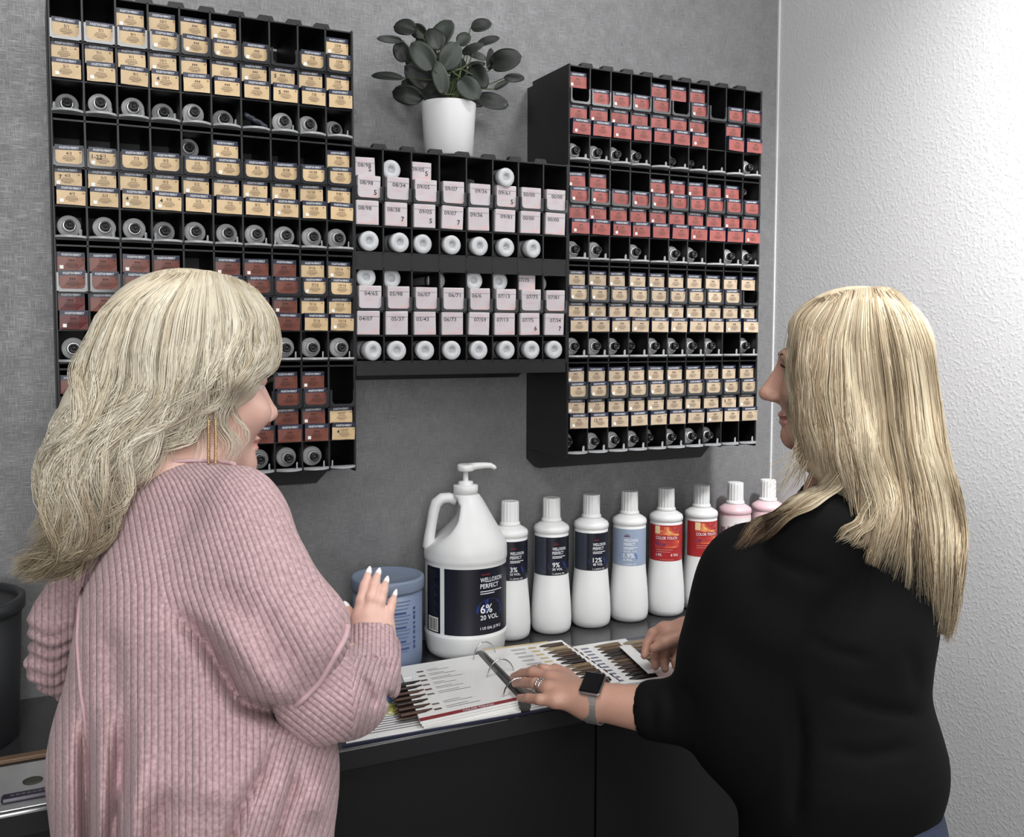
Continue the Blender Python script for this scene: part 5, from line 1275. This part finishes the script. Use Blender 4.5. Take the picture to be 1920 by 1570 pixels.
on(P1, MB().tube(on_surface([(232, 895), (262, 878), (300, 868), (350, 864), (405, 865), (440, 870)], upper1, 0.75, 1.25, 30, 0.001), 0.0022, 6).build('neck_seam', sm_mat))
# trousers and shoes
hip1 = t_hip1.copy(); DEN = mat('dark_blue_denim', (44, 52, 74), 0.8, noise=0.2, nscale=300, bump=0.3, bscale=600)
def legs(par, hip, R, top_r, name_shoe, dm):
    fs = []
    for sx in (-1, 1):
        a = off(hip, R, sx*0.065, 0, 0.0); kn = off(V((hip[0], hip[1], 0.46)), R, sx*0.085, 0.015); an = off(V((hip[0], hip[1], 0.085)), R, sx*0.09, -0.01)
        fs.append(chain([a, kn, an], [0.074, 0.060, 0.050], 0.01))
    f = lambda P: smin(union(P, fs, 0.02), ell(hip, (0.115, 0.095, 0.10), np.array([R[0], R[1], [0, 0, 1]]))(P), 0.05)
    v, q = mesh_sdf(f, V((hip[0]-0.28, hip[1]-0.28, 0.03)), V((hip[0]+0.28, hip[1]+0.28, hip[2]+0.14)), 0.009)
    on(par, link('trousers', np_mesh('trousers', smooth_mesh(v, q, 2), q, dm)))
    for sx in (-1, 1):
        h = off(V((hip[0], hip[1], 0.0)), R, sx*0.09, -0.02); t = off(h, R, sx*0.012, 0.17)
        g = lambda P, h=h, t=t: smax(smin(chain([h+V((0, 0, 0.045)), (h+t)/2+V((0, 0, 0.042)), t+V((0, 0, 0.028))], [0.042, 0.040, 0.034])(P), rcone(h+V((0, 0, 0.05)), h+V((0, 0, 0.1)), 0.042, 0.046)(P), 0.02), -P[:, 2]+0.001, 0.004)
        v, q = mesh_sdf(g, np.minimum(h, t)-V((0.07, 0.07, 0.02)), np.maximum(h, t)+V((0.07, 0.07, 0.12)), 0.008)
        on(par, link('shoe', np_mesh('shoe', smooth_mesh(v, q, 1), q, mat('black_shoe_leather', (28, 27, 27), 0.4))))
legs(P1, np.array([t_hip1[0], t_hip1[1], 0.82]), BR1, 0.09, 'shoe', DEN)
# earring: two long hanging chains
GOLD = mat('gold_chain', (196, 168, 128), 0.3, 0.9)
er = MB()
for x0 in (391, 404):
    for k in range(26):
        t = k/25; er.lathe([(0.0001, -0.0014), (0.0018, -0.0005), (0.0018, 0.0005), (0.0001, 0.0014)], 8, c=tuple(W(x0+0.5*math.sin(t*3), 790+t*78, 1.022)))
    er.tube([W(x0, 786, 1.022), W(x0, 868, 1.022)], 0.0006, 5)
er.tube([W(391, 788, 1.032), W(397, 770, 1.045), W(404, 788, 1.032)], 0.0008, 6)
on(P1, er.build('earring', GOLD))

# hair
lo = W(60, 1100, 1.05)-0.10; hi = W(480, 480, 1.12)+0.16
lo = np.minimum(lo, HC1-0.17); hi = np.maximum(hi, HC1+0.15)
vH, qH = mesh_sdf(hairbase1, lo, hi, 0.0045); vH = smooth_mesh(vH, qH, 2)
G1 = [[(478, 545), (512, 590), (526, 650), (512, 692), (478, 712), (452, 742)],
      [(455, 530), (498, 585), (505, 645), (475, 698), (448, 735), (436, 758)],
      [(432, 520), (470, 595), (462, 672), (432, 728), (404, 768), (385, 785)],
      [(410, 514), (430, 600), (415, 690), (388, 758), (350, 795), (318, 835), (285, 868)],
      [(390, 509), (388, 600), (378, 690), (352, 758), (300, 798), (262, 848), (232, 905), (215, 960)],
      [(370, 507), (342, 590), (332, 680), (322, 748), (262, 788), (212, 848), (192, 918), (200, 995), (150, 1052), (62, 1066)],
      [(350, 507), (292, 578), (272, 668), (276, 738), (222, 778), (152, 838), (132, 898), (142, 978), (120, 1038), (14, 1072)],
      [(328, 509), (242, 568), (212, 658), (216, 728), (180, 778), (112, 838), (92, 918), (104, 995), (112, 1038), (40, 1078)],
      [(300, 514), (205, 575), (170, 655), (168, 725), (142, 785), (96, 848), (82, 930), (96, 990)],
      [(280, 520), (180, 590), (152, 660), (154, 730), (128, 790), (86, 856), (78, 930)]]
rng = np.random.default_rng(3); KH = 24
X1, lk, uu = spread(G1, 5200, KH, 17, 4, 11, shorten=0.30, cluster=85, freq=2.5, calm=0.8)
X2, lk2, uu2 = spread(G1[3:9], 1300, KH, 22, 7, 12, shorten=0.2, cluster=34, freq=2.5)
GW = [[(470, 560), (490, 650), (448, 720), (440, 770), (462, 815), (440, 862)], [(450, 560), (470, 650), (430, 730), (425, 780), (450, 830), (420, 868)], [(430, 560), (440, 660), (408, 740), (390, 780), (400, 830), (380, 866)], [(400, 560), (400, 680), (380, 760), (330, 800), (305, 850), (300, 880)]]
X3, lk3, uu3 = spread(GW, 130, KH, 9, 5, 13, shorten=0.3, cluster=9)
GT = [[(205, 930), (170, 1000), (110, 1040), (4, 1072)], [(195, 945), (165, 1020), (120, 1060), (40, 1086)], [(185, 955), (165, 1030), (140, 1066), (95, 1094)], [(190, 960), (180, 1030), (165, 1060), (140, 1090)]]
X4, lk4, _ = spread(GT, 240, KH, 7, 4, 14, shorten=0.45, cluster=14, freq=1.6)
Xa = np.concatenate([X1, X2, X3, X4]); NL = len(Xa); lkc = np.concatenate([lk, lk2+100, lk3+200, lk4+300])
locklift = rng.uniform(0.0, 0.016, 400)[lkc]; ind = rng.uniform(-0.002, 0.005, NL); tt = np.linspace(0, 1, KH)
lift = (locklift+ind)[:, None]*np.clip(tt*4, 0.25, 1)[None]
ph3 = rng.uniform(0, 6.28, 400)[lkc]; lift = lift+0.009*np.sin(2*np.pi*tt[None]*2.5+ph3[:, None])*np.clip((tt-0.35)*3, 0, 1)[None]
S1 = strands(Xa, hair_all1, 0.80, 1.30, lift, None, 1)
rad = rng.uniform(0.00035, 0.00075, NL)[:, None]*np.clip((1.02-tt)*5, 0.15, 1)[None]
locktone = rng.normal(0, 0.12, 400)[lkc]
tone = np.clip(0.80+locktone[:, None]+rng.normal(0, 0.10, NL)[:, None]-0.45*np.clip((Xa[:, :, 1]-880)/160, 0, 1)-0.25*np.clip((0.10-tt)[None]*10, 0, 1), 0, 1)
v1, q1, tn, ls = tubes_np(S1, rad, tone)
pxh, pyh = to_px(vH)
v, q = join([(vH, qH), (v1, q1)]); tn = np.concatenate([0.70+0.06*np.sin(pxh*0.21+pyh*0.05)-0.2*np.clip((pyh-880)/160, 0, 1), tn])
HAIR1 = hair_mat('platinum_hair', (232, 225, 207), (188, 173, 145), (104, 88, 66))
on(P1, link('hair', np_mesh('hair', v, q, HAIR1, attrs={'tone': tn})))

# ------------------------------------------------------------------ woman in the black cardigan
HR2 = body_axes(-0.97, 0.22, 0.0); HC2 = W(1580, 700, 1.40); HS2 = 0.95
BR2 = body_axes(-0.95, 0.31)
head2 = head_sdf(HC2, HR2, HS2, smile=0.6, nose=1.0)
neck2 = chain([off(HC2, HR2, 0, -0.015, -0.045), off(HC2, HR2, 0, -0.03, -0.10), W(1605, 925, 1.40)], [0.052, 0.052, 0.062])
def skin_upper2(P): return smin(smin(head2(P), neck2(P), 0.022), ecap(W(1610, 960, 1.40), W(1600, 1060, 1.39), 0.07, 0.085, BR2[0], 1.5, 1.3)(P), 0.05)
cA, cB, cC, cD, cE = W(1628, 1012, 1.40), W(1568, 1190, 1.375), W(1554, 1310, 1.365), W(1570, 1425, 1.36), W(1545, 1600, 1.36)
torso2 = [ecap(cA, cB, 0.118, 0.124, BR2[0], 1.25, 1.2), ecap(cB, cC, 0.124, 0.124, BR2[0], 1.2, 1.15), ecap(cC, cD, 0.124, 0.138, BR2[0], 1.15, 1.15), ecap(cD, cE, 0.138, 0.118, BR2[0], 1.15, 1.2)]
shl2 = ecap(off(W(1600, 985, 1.40), BR2, -0.10), off(W(1600, 985, 1.40), BR2, 0.12), 0.055, 0.055, [0, 0, 1], 1.1, 1.1)
bust2 = [ell(W(1415, 1105, 1.38), (0.12, 0.085, 0.095), np.array([BR2[0], BR2[1], [0, 0, 1]])), ell(W(1400, 1270, 1.37), (0.12, 0.10, 0.16), np.array([BR2[0], BR2[1], [0, 0, 1]]))]
elb2 = W(1392, 1338, 1.335); slv2 = W(1228, 1332, 1.385); wri2 = W(1112, 1312, 1.425)
arm2 = [rcone(W(1540, 1000, 1.285), W(1450, 1180, 1.300), 0.058, 0.060), rcone(W(1450, 1180, 1.300), elb2, 0.060, 0.057), rcone(elb2, slv2, 0.057, 0.043)]
farm2 = [rcone(W(1640, 1000, 1.52), W(1440, 1190, 1.57), 0.055, 0.052), rcone(W(1440, 1190, 1.57), W(1322, 1200, 1.60), 0.052, 0.043)]
neckhole2 = rcone(W(1575, 840, 1.385), W(1590, 905, 1.395), 0.085, 0.062)
folds2 = [([(1215, 1290), (1225, 1330), (1222, 1375)], 8, 0.004), ([(1250, 1280), (1262, 1330), (1255, 1385)], 9, 0.004), ([(1290, 1275), (1300, 1330)], 10, 0.004), ([(1420, 1020), (1470, 1060), (1560, 1090)], 12, 0.005), ([(1500, 1180), (1560, 1220), (1640, 1240)], 12, 0.005),
          ([(1540, 1300), (1640, 1330), (1735, 1345)], 12, 0.006), ([(1520, 1400), (1620, 1420), (1720, 1400)], 14, 0.006), ([(1480, 1240), (1500, 1400), (1490, 1560)], 16, 0.012), ([(1640, 1000), (1610, 1120), (1560, 1220)], 14, 0.005), ([(1700, 1200), (1720, 1300)], 14, 0.004)]
def cardigan2(P, fold=True):
    d = union(P, torso2, 0.03); d = smin(d, shl2(P), 0.04); d = smin(d, union(P, bust2, 0.03), 0.04)
    d = smin(d, union(P, arm2, 0.02), 0.016); d = smin(d, union(P, farm2, 0.02), 0.02)
    if fold: d = with_strokes(P, d, folds2)
    d = smax(d, -rcone(W(1815, 1500, 1.36), W(1785, 1620, 1.36), 0.026, 0.042)(P), 0.006)
    d = smax(d, -neckhole2(P), 0.008)
    d = smax(d, -rcone(slv2+(slv2-elb2)*0.30, slv2+(slv2-elb2)*2, 0.036, 0.045)(P), 0.003)
    return d*0.8
# near (left) hand resting on the binder
def al(pts): return [atz(*p) for p in pts]
fing2 = [(al([(1046, 1263, .970), (1020, 1256, .976), (1002, 1257, .968), (986, 1261, .957)]), [0.0098, 0.0086, 0.0078, 0.0062]),
         (al([(1034, 1274, .974), (1000, 1262, .976), (980, 1264, .966), (963, 1270, .954)]), [0.0102, 0.0090, 0.0080, 0.0064]),
         (al([(1030, 1293, .971), (1004, 1282, .972), (984, 1280, .964), (966, 1282, .953)]), [0.0098, 0.0086, 0.0076, 0.0062]),
         (al([(1042, 1314, .963), (1012, 1312, .963), (992, 1310, .958), (974, 1309, .952)]), [0.0090, 0.0080, 0.0070, 0.0056])]
thumb2 = (al([(1085, 1288, .960), (1062, 1264, .957), (1040, 1252, .955)]), [0.0115, 0.0095, 0.0070])
palm2 = [(fing2[i][0][0], r) for i, r in enumerate((0.0130, 0.0130, 0.0130, 0.0120))]
hand2 = hand_from(palm2, fing2, thumb2, wri2+V((-0.006, 0, 0)), slv2+(slv2-wri2)*0.12, 0.0260, 0.035)
# far (right) hand lifting a page corner
wri2f = W(1292, 1190, 1.605)
fing2f = [(wl([(1246, 1180, 1.60), (1224, 1188, 1.60), (1213, 1208, 1.595), (1208, 1230, 1.585)]), [0.0098, 0.0088, 0.0078, 0.0062]),
          (wl([(1252, 1190, 1.59), (1236, 1205, 1.585), (1228, 1228, 1.58), (1229, 1250, 1.575)]), [0.0098, 0.0088, 0.0078, 0.0062]),
          (wl([(1264, 1200, 1.585), (1252, 1216, 1.58), (1246, 1238, 1.575), (1247, 1255, 1.57)]), [0.0095, 0.0085, 0.0076, 0.0060]),
          (wl([(1278, 1208, 1.58), (1270, 1224, 1.575), (1266, 1240, 1.57), (1266, 1250, 1.567)]), [0.0085, 0.0076, 0.0068, 0.0055])]
thumb2f = (wl([(1272, 1196, 1.575), (1246, 1206, 1.560), (1226, 1216, 1.560)]), [0.0130, 0.0105, 0.0075])
palm2f = [(fing2f[i][0][0], r) for i, r in enumerate((0.0125, 0.0125, 0.0120, 0.0105))]
hand2f = hand_from(palm2f, fing2f, thumb2f, wri2f, W(1345, 1200, 1.605), 0.026, 0.034)
def hairbase2(P):
    fs = [ell(off(HC2, HR2, 0, -0.018, 0.034), (0.088, 0.106, 0.092), HR2), rcone(W(1635, 740, 1.39), W(1680, 900, 1.36), 0.082, 0.064), rcone(W(1680, 900, 1.36), W(1735, 1050, 1.335), 0.060, 0.040), rcone(W(1735, 1050, 1.335), W(1772, 1180, 1.315), 0.036, 0.010),
          rcone(W(1545, 700, 1.33), W(1575, 850, 1.30), 0.040, 0.040), rcone(W(1575, 850, 1.30), W(1645, 1010, 1.265), 0.038, 0.016), rcone(W(1520, 760, 1.335), W(1515, 850, 1.32), 0.024, 0.014)]
    d = union(P, fs, 0.03)
    cut = ell(off(HC2, HR2, 0.02, 0.096, -0.030), (0.090, 0.040, 0.100), HR2)(P)
    return smax(d, -cut, 0.015)*0.9
def hair_all2(P): return np.minimum(hairbase2(P), np.minimum(skin_upper2(P), cardigan2(P, False)))
# === MESH
SKIN2 = skin_mat('tan_skin', (190, 146, 127))
P2 = empty('person', (cE[0], cE[1], 0)); tag(P2, 'woman with long straight blonde hair in a black cardigan, facing left', 'person')
vA, qA = mesh_sdf(skin_upper2, HC2+V((-0.16, -0.16, -0.30)), HC2+V((0.16, 0.16, 0.15)), 0.0028); vA = smooth_mesh(vA, qA, 1, 0.4)
hb = [(np.minimum.reduce([wri2, slv2, fing2[1][0][-1]])-0.06, np.maximum.reduce([wri2, slv2, fing2[1][0][-1]])+0.06), (np.minimum.reduce([wri2f, fing2f[0][0][-1]])-0.07, np.maximum.reduce([wri2f, fing2f[0][0][-1]])+0.07)]
vB, qB = mesh_sdf(hand2, *hb[0], 0.0018); vB = smooth_mesh(vB, qB, 2, 0.4)
vD, qD = mesh_sdf(hand2f, *hb[1], 0.0018); vD = smooth_mesh(vD, qD, 2, 0.4)
core2 = lambda P: np.minimum(union(P, torso2, 0.03)+0.02, np.minimum(union(P, arm2[:2], 0.02)+0.03, union(P, farm2, 0.02)+0.03))
allp = [cA, cE, elb2, slv2, W(1322, 1200, 1.60), W(1640, 1000, 1.52)]
lo = np.minimum.reduce(allp)-0.22; hi = np.maximum.reduce(allp)+0.22
vC, qC = mesh_sdf(core2, lo, hi, 0.009)
v, q = join([(vA, qA), (vB, qB), (vD, qD), (vC, qC)]); mi = head_mats(v, q, HC2, HR2, HS2, 0)
on(P2, link('body', np_mesh('body', v, q, [SKIN2, LIPS], mi=mi)))
eyes_for(P2, HC2, HR2, HS2, (84, 66, 48))
CARD = mat('black_jersey', (11, 11, 12), 0.85, spec=0.15, noise=0.12, nscale=60, bump=0.25, bscale=900)
vU, qU = mesh_sdf(cardigan2, lo, hi, 0.0050); vU = smooth_mesh(vU, qU, 3)
on(P2, link('cardigan', np_mesh('cardigan', vU, qU, CARD)))
legs(P2, np.array([cE[0]+0.045, cE[1]-0.045, 0.815]), BR2, 0.09, 'shoe', DEN)
# watch and rings
ax = (slv2-wri2); ax /= np.linalg.norm(ax); up = V((0, 0, 1.0))-AX[2]*0.55-AX[0]*0.35; up -= ax*(up@ax); up /= np.linalg.norm(up); sd = np.cross(ax, up)
wc = wri2+ax*0.006; WS = mat('silver_watch_metal', (200, 196, 190), 0.25, 0.9); WB = mat('silver_mesh_band', (186, 182, 176), 0.38, 0.7, noise=0.15, nscale=500)
st = MB(); n = 36
for k in range(n+1):
    a = 2*math.pi*k/n
    for w2, r in ((-0.010, 0.0325), (-0.010, 0.0345), (0.010, 0.0345), (0.010, 0.0325)): st.v.append(tuple(wc+ax*w2+r*1.0*(math.cos(a)*up+math.sin(a)*sd)))
for k in range(n):
    for j in range(4): st.f.append((k*4+j, k*4+(j+1) % 4, k*4+4+(j+1) % 4, k*4+4+j)); st.mi.append(0); st.sm.append(False)
watch_band = on(P2, st.build('watch_band', WB))
def obox(c, e, h, bev, m_, name):
    mb = MB().bbox(-h[0], h[0], -h[1], h[1], -h[2], h[2], bev); R_ = np.array(e); mb.v = [tuple(V(c)+np.array(p)@R_) for p in mb.v]; o = mb.build(name, m_); on(P2, o); return o
wt = wc+up*0.0350
obox(wt, [ax, sd, up], (0.0165, 0.0195, 0.0052), 0.004, WS, 'watch_case'); obox(wt+up*0.0045, [ax, sd, up], (0.0148, 0.0178, 0.0016), 0.0012, mat('black_watch_glass', (14, 14, 16), 0.06), 'watch_screen')
rg = fing2[2][0]; rd = rg[0]-rg[1]; rd /= np.linalg.norm(rd)
for t in (0.30, 0.52):
    c = rg[1]+(rg[0]-rg[1])*t; e1 = np.cross(rd, [0, 0, 1]); e1 /= np.linalg.norm(e1); e2 = np.cross(rd, e1)
    pts = [c+0.0102*(math.cos(a)*e1+math.sin(a)*e2) for a in np.linspace(0, 2*math.pi, 21)]
    on(P2, MB().tube(pts, 0.0016, 8, cap=False).build('finger_ring', CHROME))
rg = fing2[0][0]; rd = rg[1]-rg[2]; rd /= np.linalg.norm(rd); c = (rg[1]+rg[2])/2; e1 = np.cross(rd, [0, 0, 1]); e1 /= np.linalg.norm(e1); e2 = np.cross(rd, e1)
on(P2, MB().tube([c+0.0088*(math.cos(a)*e1+math.sin(a)*e2) for a in np.linspace(0, 2*math.pi, 21)], 0.0011, 8, cap=False).build('finger_ring', CHROME))
# hair
lo = np.minimum.reduce([HC2, W(1772, 1180, 1.315), W(1645, 1010, 1.265)])-0.15; hi = np.maximum.reduce([HC2, W(1772, 1180, 1.315)])+0.16
vH, qH = mesh_sdf(hairbase2, lo, hi, 0.0048); vH = smooth_mesh(vH, qH, 2)
G2 = [[(1528, 566), (1492, 586), (1479, 640), (1477, 710), (1484, 780), (1494, 825), (1498, 846)],
      [(1550, 558), (1508, 600), (1496, 690), (1502, 780), (1512, 840), (1516, 862)],
      [(1572, 552), (1535, 615), (1526, 720), (1536, 820), (1550, 870), (1560, 905)],
      [(1592, 546), (1564, 635), (1562, 740), (1574, 840), (1594, 920), (1602, 950)],
      [(1612, 542), (1598, 635), (1606, 750), (1622, 860), (1648, 960), (1640, 1030), (1632, 1062)],
      [(1632, 539), (1640, 635), (1655, 750), (1668, 860), (1690, 940), (1668, 1010), (1645, 1066)],
      [(1648, 539), (1672, 590), (1690, 660), (1702, 750), (1712, 850), (1728, 930), (1742, 1010), (1750, 1090), (1756, 1150)],
      [(1660, 541), (1698, 590), (1718, 660), (1732, 750), (1742, 840), (1765, 930), (1780, 1020), (1780, 1110), (1766, 1195)],
      [(1672, 545), (1712, 585), (1736, 645), (1750, 735), (1760, 820), (1782, 905), (1798, 990), (1796, 1090), (1774, 1210)],
      [(1684, 552), (1722, 588), (1746, 645), (1757, 735), (1768, 825), (1790, 905), (1804, 990), (1800, 1080), (1778, 1200)]]
Xr, lk, uu = spread(G2, 5000, 24, 3.5, 5, 21, shorten=0.34, cluster=140, lockw=8)
# front sections lying over the near shoulder, dark at the ends
G3 = [[(1590, 850), (1540, 905), (1470, 950), (1410, 985), (1372, 1030)], [(1600, 860), (1560, 915), (1490, 955), (1430, 990), (1400, 1030)], [(1610, 870), (1580, 915), (1520, 950), (1460, 985), (1425, 1015)]]
Xs, lks, _ = spread(G3, 420, 24, 3, 4, 22, shorten=0.3, cluster=14, lockw=6)
G5 = [[(1640, 900), (1620, 950), (1590, 985), (1555, 1010)], [(1660, 910), (1650, 960), (1620, 1000), (1590, 1020)], [(1680, 920), (1672, 980), (1650, 1020), (1630, 1066)]]
Xv, lkv, _ = spread(G5, 260, 24, 3, 4, 24, shorten=0.35, cluster=10, lockw=6)
Xa = np.concatenate([Xr, Xs, Xv]); lkc = np.concatenate([lk, lks+150, lkv+250]); NL = len(Xa); tt = np.linspace(0, 1, 24)
rng = np.random.default_rng(5); locklift = rng.uniform(0.0, 0.012, 400)[lkc]; ind = rng.uniform(-0.002, 0.004, NL)
lift = (locklift+ind)[:, None]*np.clip(tt*4, 0.25, 1)[None]
S2 = strands(Xa, hair_all2, 1.05, 1.60, lift, None, 2)
rad = rng.uniform(0.00035, 0.00078, NL)[:, None]*np.clip((1.02-tt)*5, 0.15, 1)[None]
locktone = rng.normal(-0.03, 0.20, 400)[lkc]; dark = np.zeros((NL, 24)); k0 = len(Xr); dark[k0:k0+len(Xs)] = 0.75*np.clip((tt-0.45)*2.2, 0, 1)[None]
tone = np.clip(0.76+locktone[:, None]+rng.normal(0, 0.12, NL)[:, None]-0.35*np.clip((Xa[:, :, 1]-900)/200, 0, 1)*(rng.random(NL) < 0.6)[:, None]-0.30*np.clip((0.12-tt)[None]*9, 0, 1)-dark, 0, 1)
# loose wisps hanging in front of the neck and collar
wn = 46; tw = np.linspace(0, 1, 24); Sw = np.zeros((wn, 24, 3))
for i in range(wn):
    a_ = V((1500+rng.uniform(-8, 36), 815+rng.uniform(-12, 15), 1.300)); c_ = V((1440+rng.uniform(-12, 70), 895+rng.uniform(-20, 60), 1.285+rng.uniform(-0.01, 0.02))); b_ = (a_+c_)/2+V((rng.uniform(8, 26), rng.uniform(0, 14), -0.004))
    Sw[i] = [W(*((1-t)**2*a_+2*t*(1-t)*b_+t*t*c_)) for t in tw]
S2 = np.concatenate([S2, Sw]); rad = np.concatenate([rad, 0.00045*np.clip((1.02-tw)*4, 0.15, 1)[None].repeat(wn, 0)]); tone = np.concatenate([tone, np.clip(rng.normal(0.62, 0.15, (wn, 1)), 0.2, 1).repeat(24, 1)])
v1, q1, tn, ls = tubes_np(S2, rad, tone)
pxh, pyh = to_px(vH)
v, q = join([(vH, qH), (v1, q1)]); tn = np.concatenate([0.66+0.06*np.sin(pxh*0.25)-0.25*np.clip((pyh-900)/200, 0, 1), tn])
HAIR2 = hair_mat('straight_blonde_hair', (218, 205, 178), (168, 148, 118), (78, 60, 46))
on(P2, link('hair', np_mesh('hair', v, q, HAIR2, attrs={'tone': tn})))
